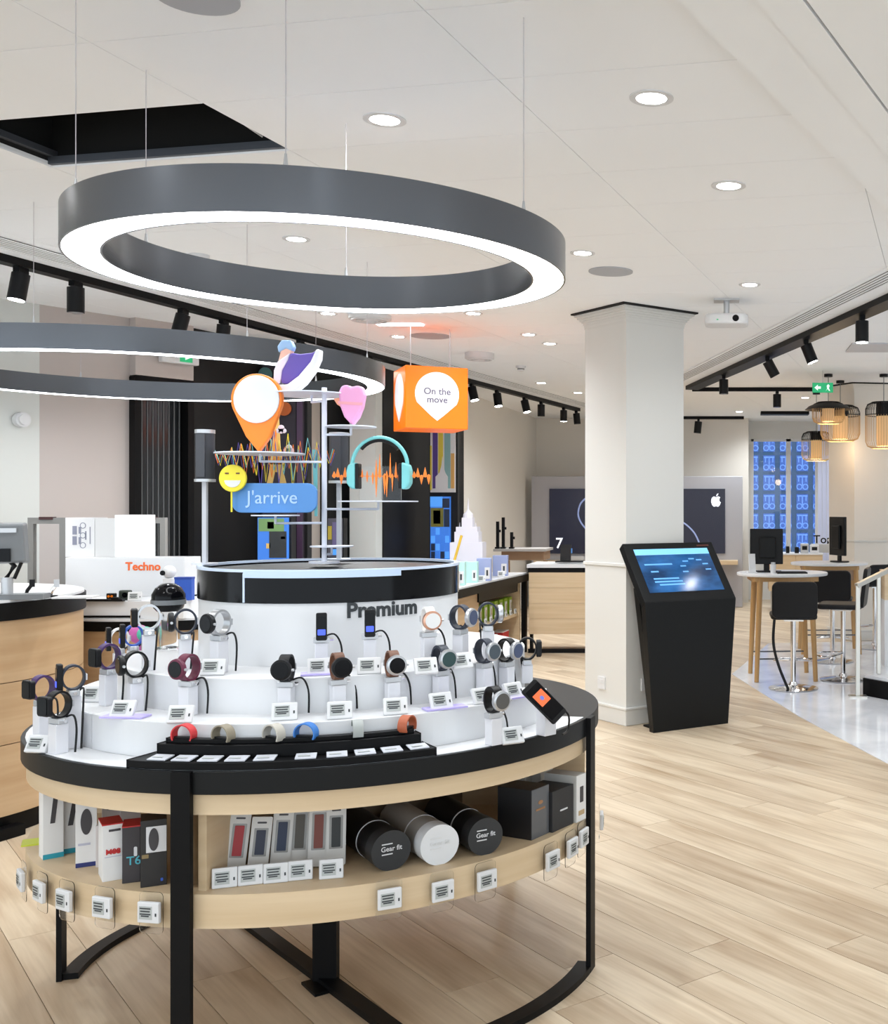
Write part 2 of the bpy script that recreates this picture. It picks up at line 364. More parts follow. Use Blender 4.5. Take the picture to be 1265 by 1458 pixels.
def column(name, corner, dl, dr, wl, wr, label, zr=1.1, m=CREAMW):
    t = thing(name, label, 'pillar', (corner[0], corner[1], 0)); t['kind'] = 'structure'; del t['category']
    def ring(e, z0, z1, mb, w0=None):
        a = -dl*0-dr*0
        pts = []
        for a_, b_ in ((-e,-e),(wl+e,-e),(wl+e,wr+e),(-e,wr+e)): pts.append(tuple(dl*a_+dr*b_))
        return mb.prism(pts, z0, z1)
    part('shaft', ring(0, 0, CEIL-0.05, MB()), m, t)
    part('baseboard', ring(0.014, 0, 0.115, MB()), CREAMW, t, bevel=0.006)
    part('baseboard_cap', ring(0.02, 0.105, 0.125, MB()), CREAMW, t, bevel=0.006)
    part('dado_rail', ring(0.012, zr-0.012, zr+0.012, MB()), CREAMW, t, bevel=0.005)
    c = MB()
    for k in range(7):
        e = 0.004+0.052*(1-math.cos(k/6*math.pi/2)); ring(e, CEIL-0.115+k*0.0143, CEIL-0.10+k*0.0143, c)
    part('cornice', c, m, t)
    part('shadow_gap', ring(0.075, CEIL-0.012, CEIL-0.001, MB()), mat('gap_black',(0.01,0.01,0.01),0.9), t)  # solid black collar, the dark of the open gap put into its colour
    return t
dl = Vector((-0.655,0.7556)); dr = Vector((0.7556,0.655))
c1 = column('column', (-0.664,7.6), dl, dr, 0.50, 0.505, 'square cream pillar standing behind the black touchscreen kiosk')
for x, y, d in ((858,972,dl),(920,974,dr)):
    k = (x-CX)/F
    s = (k*7.6+0.664)/(d.x-k*d.y); p = d*s; n = Vector((-d.y,d.x)) if d is dr else Vector((d.y,-d.x))
    n = -n if d is dl else n
    if n.y > 0: n = -n
    so = tag(part('wall_socket', MB().box((0,-0.005,0),(0.085,0.012,0.085)).box((0,-0.012,0.012),(0.035,0.006,0.026)), WHITEM), 'white wall socket low on the %s face of the cream pillar' % ('left' if d is dl else 'shaded right'), 'socket')
    so.location = (-0.664+p.x, 7.6+p.y, px(0,y,7.6+p.y).z); so.rotation_euler[2] = math.atan2(n.x, -n.y)
k2 = ce(1217, 545); dl2 = Vector((-0.55,0.835)); dr2 = Vector((0.985,0.17))
column('column_right', (k2.x, k2.y), dl2, dr2, 0.45, 1.6, 'wide pale pillar at the right edge behind the pendant lamps', zr=1.12, m=CREAM)
# pilasters on the black wall
def pil(x0, x1, Y, m, label, name, h=CEIL-0.02):
    a, b = px(x0,0,Y).x, px(x1,0,Y).x
    return struct(part(name, MB().box(((a+b)/2, Y+0.1, h/2), (b-a, 0.2, h)), m), label)
pil(430, 444, 9.75, mat('taupe_paint',(0.36,0.32,0.28),0.7), 'thin taupe pilaster on the black wall', 'trim_4', 2.45)
pil(498, 535, 10.4, GREYW, 'pale grey pilaster on the black wall', 'trim_5')
pil(646, 655, 12.9, DARK, 'dark edge post at the end of the black wall', 'trim_6')
# dark door with scissor gate
dv = (Vector(P3)-Vector(P2)); dvn = dv.normalized()
door = thing('door_1', 'black glazed side door with vertical grille', 'door', (P2[0], P2[1], 0), math.atan2(dvn.y, dvn.x)); door['kind'] = 'structure'; del door['category']
L = dv.length
part('door_frame', MB().box((0.02,0.0,1.23),(0.05,0.14,2.46)).box((L-0.02,0,1.23),(0.05,0.14,2.46)).box((L/2,0,2.43),(L,0.14,0.07)), BLACK, door)
part('pane', MB().box((L/2,0.06,1.2),(L-0.08,0.02,2.4)), mat('dark_glass',(0.03,0.033,0.036),0.15), door)
for i in range(9): part('grille_bar', MB().box((0.06+i*(L-0.12)/8,0.02,1.2),(0.008,0.012,2.38)), mat('gate_bar',(0.12,0.125,0.13),0.5,0.3), door)
part('door_header', MB().box((L/2,0.0,2.68),(L,0.14,0.42)), BEIGEP, door)
sig = thing('exit_sign', 'green exit sign box above the black side door', 'exit sign', (P2[0]+dvn.x*0.32+0.10, P2[1]+dvn.y*0.32-0.07, 2.63), math.atan2(dvn.y, dvn.x))
part('housing', MB().box((0,0,0),(0.30,0.05,0.10)), WHITEM, sig, bevel=0.006)
part('symbol', MB().box((0.04,-0.028,0),(0.10,0.004,0.07)), EXITG, sig)
part('arrow', MB().plate([(0.0,0.02),(0.04,0.0),(0.0,-0.02)],-0.034,-0.031,Matrix.Translation((0.03,0,0))), EXITW, sig)
alm = tag(part('wall_sensor', MB().disc(0.05,0,0.05,24,M=Matrix.Rotation(math.pi/2,4,'X')).disc(0.036,0.05,0.07,24,M=Matrix.Rotation(math.pi/2,4,'X')), WHITEM, smooth=True), 'small white round wall sensor at far left', 'sensor')
alm.location = (P1[0]-0.06, P1[1]-0.12, px(0,598,7.5).z); alm.rotation_euler[2] = 1.03

# ================================================================== CEILING FITTINGS
def downlight(x, y, label, power=16, r=0.05, z=CEIL, big=False):
    p = ce(x, y, z); dn(p, label, power, r)
def dn(p, label, power=16, r=0.05):
    t = thing('downlight', label, 'downlight', p, 0, 'recessed ceiling downlights')
    part('rim', MB().ring(r, r*1.45, -0.004, 0.0, 28), WHITEM, t, smooth=True)
    part('lens', MB().disc(r, -0.003, -0.001, 24), LENS, t)
    s = spot('bulb', (0,0,-0.02), (0,0,-1), power, t, 150, 1.0, r=0.06)
for x, y, lb in ((548,170,'large downlight above the right half of the front ring lamp'),(928,139,'brightest large downlight near the top right'),
    (1038,264,'single downlight right of centre on the bare ceiling'),(1068,405,'downlight just above the ceiling projector'),
    (830,360,'downlight right of the front ring lamp'),(224,260,'downlight half hidden by the top left of the front ring'),
    (422,340,'downlight framed in the left half of the front ring'),(566,400,'downlight framed at the bottom of the front ring'),
    (674,446,'downlight touching the lower rim of the front ring'),(467,446,'downlight beside the round air vent'),
    (567,479,'small downlight above the orange cube'),(753,476,'left one of the small downlight pair left of the pillar'),(783,489,'right one of the small downlight pair left of the pillar'),
    (771,545,'tiny downlight behind the smoke detector'),(823,559,'tiny downlight close to the pillar edge'),
    (1053,586,'far downlight over the back screen'),(1147,566,'far downlight below the green exit sign'),(1092,591,'far downlight above the back window')):
    downlight(x, y, lb, 22 if y < 420 else 36, 0.052 if y < 300 else 0.047)
for X, Y, lb in ((-1.2,10.5,'nearest added downlight, unseen behind the cream pillar'),(-1.0,13.0,'middle added downlight, unseen behind the cream pillar'),(-0.8,15.2,'farthest added downlight, unseen behind the cream pillar')): dn((X, Y, CEIL), lb, 34)  # unseen lamps added to brighten the back of the shop
for X, Y in ((0.9,2.2),(-0.6,1.4),(-2.4,2.0),(3.2,5.2),(-3.8,3.9),(2.6,7.0),(-1.0,-0.6),(1.6,-0.4),(2.8,10.4),(-3.2,-0.2),(4.6,4.0),(4.6,8.0),(4.6,12.0),(3.2,14.5),(2.2,16.4)):
    dn((X, Y, CEIL), 'unseen downlight added on the shop ceiling outside the picture', 22)  # lamps added out of frame to raise the light in the shop
lin = tag(part('strip_light', MB().box((0,0,-0.004),(0.34,0.07,0.008)), mat('strip_lens',(1,1,1),0.4,emit=(0.85,0.9,1),es=6)), 'short bluish rectangular ceiling light above the orange cube', 'ceiling light')
lin.location = ce(570,461.5)
def disc_fit(name, x, y, r, h, m, label, cat, rings=0):
    p = ce(x, y); t = thing(name, label, cat, p)
    part('plate', MB().disc(r, -h, 0, 40), m, t, smooth=True)
    for k in range(rings): part('ring_fin', MB().ring(r*(0.3+0.25*k), r*(0.38+0.25*k), -h-0.012, -h, 36), m, t, smooth=True)
    return t
SPK = mat('speaker_grille', (0.42,0.43,0.46), 0.6)
disc_fit('ceiling_speaker', 280, -6, 0.11, 0.006, SPK, 'large grey round ceiling speaker at the top edge', 'speaker')
disc_fit('ceiling_speaker', 870, 386, 0.13, 0.006, SPK, 'grey round ceiling speaker above the cream pillar', 'speaker')
disc_fit('ceiling_speaker', 613, 478, 0.16, 0.006, SPK, 'grey round ceiling speaker above the orange cube', 'speaker')
disc_fit('air_vent', 527, 449, 0.15, 0.03, WHITEM, 'round white air vent below the front ring', 'air vent', 3)
disc_fit('air_vent', 683, 503, 0.13, 0.05, WHITEM, 'round white air vent right of the orange cube', 'air vent', 3)
for x, y, s, lb in ((283,363,1.0,'white smoke detector seen through the front ring'),(742,521,0.9,'white smoke detector left of the pillar')):
    t = disc_fit('smoke_detector', x, y, 0.055*s, 0.018, WHITEM, lb, 'smoke detector')
    part('sensor_dome', MB().lathe([(0.0001,-0.05),(0.028,-0.05),(0.036,-0.018),(0.0001,-0.018)],24), WHITEM, t, smooth=True)
    part('slot', MB().ring(0.031,0.0345,-0.036,-0.028,24), INK, t)
# projector
p = ce(1035, 427); t = thing('projector', 'small white ceiling projector hanging on a silver bracket', 'projector', p)
part('mount_plate', MB().box((0,0,-0.006),(0.17,0.12,0.012)), SILVER, t)
part('mount_tube', MB().cyl((0,0,-0.012),(0,0,-0.10),0.02), SILVER, t, smooth=True)
part('body', MB().prism(rrect(-0.145,-0.11,0.145,0.11,0.05), -0.175, -0.105), WHITEM, t, bevel=0.015)
part('lens', MB().cyl((0.06,-0.112,-0.14),(0.06,-0.09,-0.14),0.022), BLACKG, t)
part('indicator', MB().box((-0.06,-0.112,-0.15),(0.012,0.006,0.006)), EXITG, t)
ex = thing('exit_sign', 'green exit sign hanging beside the bamboo pendant lamps', 'exit sign', px(1172,552,11.3))
part('panel', MB().box((0,0,0),(0.21,0.012,0.1)), EXITG, ex)
part('symbol', MB().plate([(-0.05,0.012),(-0.05,0.03),(-0.085,0),(-0.05,-0.03),(-0.05,-0.012),(-0.02,-0.012),(-0.02,0.012)],-0.012,-0.007), EXITW, ex)
part('figure', MB().plate([(0.03,-0.035),(0.045,-0.01),(0.04,0.02),(0.055,0.035),(0.07,0.02),(0.062,-0.005),(0.075,-0.035),(0.06,-0.03),(0.05,-0.012)],-0.012,-0.007), EXITW, ex)
part('hanger', MB().cyl((0,0,0.05),(0,0,CEIL-ex.location.z),0.003), SILVER, ex)

# ---- tracks, spots, slot grilles
def trackline(a, b): return Vector(a), Vector(b)
def track(name, a, b, label, w=0.05):
    a, b = Vector(a), Vector(b); d = (b-a); L = d.length
    o = tag(part(name, MB().box((L/2,0,-0.022),(L,w,0.044)), BLACK), label, 'light track'); o.location = (a.x,a.y,CEIL); o.rotation_euler[2] = math.atan2(d.y,d.x)
def yl(x): return (-3.98-1.244)/((x-CX)/F-0.204)
def yr(x): return (1.10+2.01)/((x-CX)/F+0.272)
Lp = lambda Y: (-3.98+0.204*(Y-6.1), Y); Rp = lambda Y: (1.10-0.272*(Y-7.39), Y)
track('light_track', Lp(3.5), Lp(15.6), 'long black light track along the left side of the ceiling', 0.075)
track('light_track', Rp(6.2), Rp(12.75), 'black light track running along the right side of the ceiling', 0.15)
track('light_track', (-0.36,12.9), (1.12,12.9), 'thin black cross track ending at the green exit sign', 0.05)
track('light_track', (-0.85,17.0), (0.32,17.0), 'short far light track above the back screen', 0.06)
track('light_track', (0.55,16.2), (1.25,16.2), 'short black track above the back window', 0.25)
def tspot(x, pt, label, tilt=(0,0), on=False, power=0, tgt=None, s=1.0, col=(1,0.97,0.93)):
    t = thing('track_spotlight', label, 'spotlight', (pt[0], pt[1], CEIL-0.044), 0, 'cylindrical spotlights on the ceiling tracks')
    d = Vector((tilt[0], tilt[1], -1)).normalized()
    part('bracket', MB().box((0,0,-0.015),(0.035,0.09,0.03)).cyl((0,0,-0.02),(0,0,-0.06),0.012), BLACK, t)
    a = Vector((0,0,-0.035)); bb = a+d*0.15*s
    part('barrel', MB().cyl(a, bb, 0.047*s, 24), BLACKP, t, smooth=True)
    part('lens', MB().cyl(bb-d*0.004, bb+d*0.002, 0.041*s, 20), LENS if on else mat('lens_off',(0.25,0.25,0.26),0.2), t)
    if power: spot('bulb', bb+d*0.02, bb+d*1.0, power, t, 55, 0.6, col, 0.04)
i = 0
for x, tl, on, pw, lb in ((30,(-0.12,-0.1),True,38,'first black spotlight at the left edge of the long track'),(108,(0,0),False,0,'second black spotlight on the long track pointing straight down'),
    (261,(-0.22,-0.1),False,0,'tilted black spotlight above the side door'),(319,(-0.1,0.02),True,14,'lit black spotlight in front of the black wall'),
    (428,(0.1,0),True,8,'black spotlight just behind the purple sneaker'),(484,(0.1,0),True,8,'black spotlight above the end of the second ring'),(526,(0.15,0),False,0,'black spotlight right above the pink heart'),
    (672,(0.25,-0.1),True,30,'black spotlight touching the right edge of the orange cube'),(708,(0.15,-0.1),True,30,'second black spotlight right of the orange cube'),
    (747,(0.25,-0.1),True,30,'third black spotlight right of the orange cube'),(771,(0,0),False,0,'fourth black spotlight right of the orange cube'),
    (803,(0,0),True,28,'fifth black spotlight right of the orange cube'),(821,(0.1,0),False,0,'last black spotlight of the long track before the pillar')):
    Y = yl(x); tspot(x, Lp(Y), lb, tl, on, pw)
for x, tl, on, pw, lb in ((1228,(0,0),True,10,'vertical black spotlight at the right end of the right track'),(1148,(0.4,0),True,10,'black spotlight tilted to the right on the right track'),
    (1093,(0.55,0.1),False,0,'black spotlight tilted strongly on the right track'),(1031,(0,0),False,0,'black spotlight at the far end of the right track')):
    Y = yr(x); tspot(x, Rp(Y), lb, tl, on, pw)
tspot(0, (px(1107,0,12.9).x,12.9), 'black spotlight on the thin cross track', (0,0))
tspot(0, (px(995,0,17.0).x,17.0), 'far black spotlight above the back screen', (-0.1,0), False, 0, s=1.2)
def grille(line, off, w, y0, y1, label, n=4):
    a, b = Vector(line(y0)), Vector(line(y1)); d = (b-a).normalized(); nn = Vector((d.y,-d.x))*off; L = (b-a).length
    t = thing('slot_grille', label, 'air grille', (a.x+nn.x, a.y+nn.y, CEIL), math.atan2(d.y, d.x))
    part('backing', MB().box((L/2,0,-0.003),(L,w,0.005)), mat('grille_dark',(0.10,0.095,0.085),0.8), t)
    for k in range(n+1): part('slat', MB().box((L/2,-w/2+k*w/n,-0.0075),(L,w/n*0.5,0.003)), CEILM, t)
    part('lip', MB().box((L/2,w/2+0.02,-0.006),(L,0.012,0.012)), CEILM, t)
grille(Lp, 0.26, 0.16, 3.5, 15.6, 'long slot air grille beside the left light track', 5)
grille(Rp, -0.30, 0.15, 6.2, 12.4, 'slot air grille beside the right light track', 5)
av = tag(part('ceiling_panel_light', MB().box((0,0,-0.006),(0.5,0.5,0.012)), mat('grey_grid',(0.55,0.55,0.58),0.6)), 'pale grey square grid on the ceiling at the right edge', 'air grille')
av.location = ce(1250,494)

# ---- ring lamps
def ring_lamp(c, ro, w, zb, h, label, cables):
    t = thing('ring_lamp', label, 'pendant lamp', (c[0], c[1], zb))
    ri = ro-w
    hm = MB().lathe([(ro-0.006,0.004),(ro-0.006,0),(ro,0),(ro,h),(ri,h),(ri,0),(ri+0.006,0),(ri+0.006,0.004)],128,closed=True)
    part('housing', hm, STEEL, t, smooth=True)
    part('diffuser', MB().lathe([(ri+0.006,0.0015),(ro-0.006,0.0015)],128), RINGL, t)
    for a, r in cables:
        x, y = r*math.cos(a), r*math.sin(a)
        part('suspension_cable', MB().cyl((x,y,h),(x,y,CEIL-zb),0.0015,6), mat('cable_grey',(0.55,0.52,0.55),0.5,0.3), t)
        part('cable_grip', MB().cyl((x,y,h),(x,y,h+0.035),0.007,10,0.003), SILVER, t)
    return t
RC1 = (-1.207, 3.406); RC2 = (-3.267, 6.298)
def ca(c, x, y, R):
    p = ce(x, y); return (math.atan2(p.y-c[1], p.x-c[0]), R)
def rc(c, R, x, far=False):
    k = (x-CX)/F; a = 1+k*k; b = -2*(k*c[0]+c[1]); q = c[0]**2+c[1]**2-R*R; dd = math.sqrt(max(b*b-4*a*q, 0))
    Y = (-b+(dd if far else -dd))/(2*a); return (math.atan2(Y-c[1], k*Y-c[0]), R)
ring_lamp(RC1, 0.716, 0.105, 2.218, 0.116, 'large bright metal ring lamp hanging over the front display table',
    [rc(RC1,0.69,108), rc(RC1,0.69,407), rc(RC1,0.69,746), rc(RC1,0.64,208,True), rc(RC1,0.64,493,True)])
ring_lamp(RC2, 1.29, 0.105, 2.218, 0.116, 'second wider ring lamp hanging farther back at the left',
    [rc(RC2,1.25,48), rc(RC2,1.25,352), rc(RC2,1.25,523), rc(RC2,1.2,115,True), rc(RC2,1.2,450,True)])
# ================================================================== FRONT DISPLAY TABLE
TC = Vector((-1.316, 3.74)); TR = 0.89
T = thing('display_table', 'round front display table with black rim, oak shelf and white stepped podium', 'display table', (TC.x, TC.y, 0))
def loc(p): return (p[0]-TC.x, p[1]-TC.y)
R_ = math.radians
def arc(r, a0, a1, n=40): return [(r*math.cos(R_(a0+(a1-a0)*i/n)), r*math.sin(R_(a0+(a1-a0)*i/n))) for i in range(n+1)]
part('table_top', MB().disc(TR, 0.76, 0.82, 96), DARK, T, smooth=True, bevel=0.002)
part('white_inlay', MB().prism(arc(TR-0.012, -200, -10)+[(0,0)], 0.82, 0.8215), WHITE, T)
part('apron', MB().ring(TR-0.035, TR-0.014, 0.705, 0.76, 96), OAK, T, smooth=True)
part('soffit', MB().disc(TR-0.035, 0.748, 0.759, 64), OAKD, T)
part('shelf', MB().disc(TR-0.012, 0.412, 0.50, 96), OAK, T, smooth=True)
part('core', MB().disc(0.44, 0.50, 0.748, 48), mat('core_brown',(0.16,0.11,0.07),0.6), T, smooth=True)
def circ_at(x, R):        # nearest point of the circle of radius R round the table axis on the pixel column x
    k = (x-CX)/F; a = 1+k*k; b = -2*(k*TC.x+TC.y); c = TC.length_squared-R*R; d = b*b-4*a*c
    Y = (-b-math.sqrt(max(d,0)))/(2*a); return Vector((k*Y, Y))
fa = circ_at(259, TR+0.004)-TC; fang = math.atan2(fa.y, fa.x)
legs = [(fa.x, fa.y, fang), (0.886, -0.14, R_(-9)), (-0.79, -0.21, R_(-165)), (0.45, 0.78, R_(60)), (-0.45, 0.78, R_(120))]
for lx, ly, a in legs: part('leg', MB().box((lx, ly, 0.41 if a != legs[2][2] else 0.205), (0.016, 0.052, 0.82 if a != legs[2][2] else 0.41), rz=a), BLACK, T)
for a, w in ((fang+0.035, 0.0), (fang-0.035, 0.0), (R_(0), 0), (R_(-172), 0)):
    part('divider', MB().box((0.64*math.cos(a), 0.64*math.sin(a), 0.6025), (0.42, 0.022, 0.205), rz=a), OAK, T)
part('foot_rail', MB().ring(0.85, 0.905, 0, 0.02, 40, a0=R_(-88), a1=R_(-8)), BLACK, T)
part('foot_rail', MB().ring(0.765, 0.815, 0, 0.02, 40, a0=R_(140), a1=R_(196)), BLACK, T)
bc = Vector(loc((-1.253, 3.5))); bd = Vector((0.683, -0.73))
part('cross_rail', MB().box((bc.x-bd.x*0.05, bc.y-bd.y*0.05, 0.01), (1.45, 0.05, 0.02), rz=math.atan2(bd.y, bd.x)), BLACK, T)
part('centre_leg', MB().box((bc.x, bc.y, 0.21), (0.075, 0.03, 0.40)), BLACK, T)
part('foot_plate', MB().box((bc.x, bc.y-0.03, 0.004), (0.09, 0.12, 0.008), rz=0.7), BLACK, T)
# podium
pod = thing('podium', 'white stepped podium with a round drum and black band on the front table', 'podium', (TC.x, TC.y, 0.8215))
Zp = -0.8215
part('lower_step', MB().prism(arc(0.775, -126, -14)+arc(0.3, -14, -126, 12), 0.0, 0.92+Zp), WHITE, pod, bevel=0.002)
part('lower_step', MB().prism(arc(0.775, -200, -126.3)+arc(0.3, -126.3, -200, 12), 0.0, 0.92+Zp), WHITE, pod, bevel=0.002)
part('upper_step', MB().disc(0.637, 0.0, 1.02+Zp, 96), WHITE, pod, smooth=True, bevel=0.002)
DR = 0.41
part('drum', MB().disc(DR, 1.02+Zp, 1.212+Zp, 96), WHITE, pod, smooth=True)
part('black_band', MB().ring(DR-0.01, DR+0.004, 1.21+Zp, 1.303+Zp, 96), BLACKG, pod, smooth=True)
part('drum_lid', MB().disc(DR-0.009, 1.28+Zp, 1.298+Zp, 96), DARK, pod, smooth=True)
part('glass_edge', MB().ring(DR-0.012, DR+0.006, 1.303+Zp, 1.311+Zp, 96), mat('frosted_edge',(0.62,0.72,0.88),0.2), pod, smooth=True)
part('screen_edge', MB().ring(DR+0.004, DR+0.010, 1.287+Zp, 1.309+Zp, 48, a0=R_(-108), a1=R_(-42)), mat('lit_strip_blue',(0.55,0.68,0.9),0.25), pod, smooth=True)  # lit rim strip, its brightness put into the pale blue colour
part('band_seam', MB().ring(DR+0.003, DR+0.007, 1.212+Zp, 1.30+Zp, 2, a0=R_(-108.6), a1=R_(-107.8)), mat('frosted_edge',(0.62,0.72,0.88),0.2), pod)
def bend(mb, R, a, z):   # wraps flat lettering round the drum
    o = []
    for x, y, zz in mb.v:
        t = a+x/R; r = R-y; o.append((r*math.cos(t), r*math.sin(t), zz+z))
    mb.v = o; return mb
part('lettering', bend(text('Premium', 0.064, 0.001, 0.002), DR+0.002, R_(-49), 1.184+Zp), INK, pod)
part('lettering', bend(text('kit', 0.05, 0.001, 0.0008), DR+0.002, R_(-186), 1.18+Zp), mat('light_blue_print',(0.25,0.55,0.9),0.5), pod)

# ---- price tags
def price_tag(p, rz, label, tilt=0.5, w=0.066, h=0.05, base=None, z_local=True):
    t = thing('price_tag', label, 'price tag', p, rz, 'white electronic price tags')
    M = Matrix.Rotation(-tilt, 4, 'X')
    part('body', MB().box((0,0,h/2),(w,0.012,h),M), WHITEM, t, bevel=0.003)
    s = part('screen', MB().box((-0.006,-0.0065,h/2),(w*0.58,0.002,h*0.62),M), EPAPER, t)
    pr = MB()
    for k, wd in ((0.5,0.5),(0.18,0.44),(-0.14,0.5),(-0.36,0.36)): pr.box((-0.006+(0.5-wd)*-0.006,-0.0078,h/2+k*h*0.42),(w*wd,0.0008,h*0.06),M)
    pr.box((w*0.37,-0.0066,h/2-0.004),(0.004,0.001,0.008),M)
    part('print', pr, INK, s)
    if base: part('acrylic_base', MB().box((0.01,0.006,0.0035),(0.12,0.05,0.005)), LILAC, t)
    return t
# ---- watch stands
def rad_rz(p):
    d = Vector((p[0]-TC.x, p[1]-TC.y)); return math.atan2(d.x, -d.y)
def stand(p, h, rz, label, cable=True):
    t = thing('watch_stand', label, 'watch stand', p, rz, 'white watch stands on the podium')
    part('post', MB().box((0,0,h/2),(0.036,0.036,h)), mat('post_white',(0.74,0.74,0.78),0.35), t, bevel=0.002)
    part('clamp', MB().box((0,0,h+0.008),(0.046,0.028,0.016)), SILVER, t, bevel=0.002)
    part('thumb_screw', MB().cyl((0.023,0,h+0.009),(0.034,0,h+0.009),0.005,10), CHROME, t)
    if cable: part('cable', MB().tube(smooth_pts([(0.0,0.016,h+0.012),(0.035,0.02,h+0.022),(0.055,0.016,h-0.012),(0.058,0.01,0.006)],5),0.0028,6), BLACKP, t)
    return t
def watch(p, rz, label, case, strap, dial=INK, kind='round', tiltx=0.0, s=1.0, cat='watch'):
    t = thing('wrist_watch' if kind != 'tracker' else 'fitness_band', label, cat, p, rz, 'watches shown on the podium')
    t.rotation_euler[0] = tiltx
    a, b, w = 0.025*s, 0.030*s, 0.021*s
    zc = b
    prof = []
    ring = MB(); n = 30; vs = []; fs = []
    for i in range(n):
        q = 2*math.pi*i/n; c, sn = math.cos(q), math.sin(q)
        for k, sx in ((1.0,-1),(1.0,1),(0.84,1),(0.84,-1)): vs.append((sx*w/2, a*k*c, zc+b*k*sn))
    for i in range(n):
        j = (i+1)%n
        for q in range(4): fs.append((i*4+q, i*4+(q+1)%4, j*4+(q+1)%4, j*4+q))
    part('strap', ring.add(vs, fs), strap, t, smooth=True)
    part('buckle', MB().box((0,a+0.001,zc),(w*1.15,0.004,0.014*s)), SILVER, t)
    if kind == 'round':
        M = Matrix.Translation((0,-a+0.001,zc)) @ Matrix.Rotation(math.pi/2,4,'X')
        c = part('case', MB().lathe([(0.0001,0),(0.021*s,0),(0.023*s,0.004*s),(0.022*s,0.010*s),(0.019*s,0.0115*s),(0.0001,0.0115*s)],28,M=M), case, t, smooth=True)
        part('crown', MB().cyl((0.022*s,-a-0.005*s,zc),(0.027*s,-a-0.005*s,zc),0.003*s,10), SILVER, t)
        part('dial', MB().disc(0.0175*s,0.0116*s,0.0125*s,28,M=M), dial, c)
    elif kind == 'square':
        c = part('case', MB().plate(rrect(-0.019*s,zc-0.021*s,0.019*s,zc+0.021*s,0.006*s), -a-0.010*s, -a+0.002), case, t, bevel=0.002)
        part('dial', MB().plate(rrect(-0.016*s,zc-0.018*s,0.016*s,zc+0.018*s,0.004*s), -a-0.0115*s, -a-0.0095*s), dial, c)
    else:
        c = part('case', MB().plate(rrect(-0.0125*s,zc-0.033*s,0.0125*s,zc+0.033*s,0.004*s), -a-0.008*s, -a+0.004), case, t, bevel=0.002)
        part('dial', MB().plate(rrect(-0.0105*s,zc-0.024*s,0.0105*s,zc+0.024*s,0.003*s), -a-0.0092*s, -a-0.0075*s), BLACKG, c)
        part('screen', MB().plate(rrect(-0.009*s,zc-0.02*s,0.009*s,zc-0.006*s,0.002*s), -a-0.0098*s, -a-0.0090*s), mat('screen_blue',(0.03,0.05,0.4),0.3,emit=(0.05,0.1,0.7),es=0.5), c)
    return t
BR = mat('brown_leather',(0.15,0.06,0.03),0.6); MAR = mat('maroon_strap',(0.12,0.012,0.04),0.5); ROSE = mat('rose_gold',(0.75,0.42,0.30),0.3,0.9)
NAVY = mat('navy_rubber',(0.016,0.022,0.04),0.5); STAP = mat('steel_strap',(0.55,0.56,0.58),0.3,0.8); WSTR = mat('white_strap',(0.82,0.80,0.78),0.5)
DIALG = mat('slate_dial',(0.06,0.08,0.10),0.25); DIALN = mat('navy_dial',(0.05,0.07,0.15),0.3); DIALW = mat('white_dial',(0.85,0.85,0.85),0.3); PURS = mat('purple_strap',(0.055,0.02,0.11),0.5); BLUS = mat('blue_strap',(0.02,0.09,0.45),0.5)
def d(n): return n
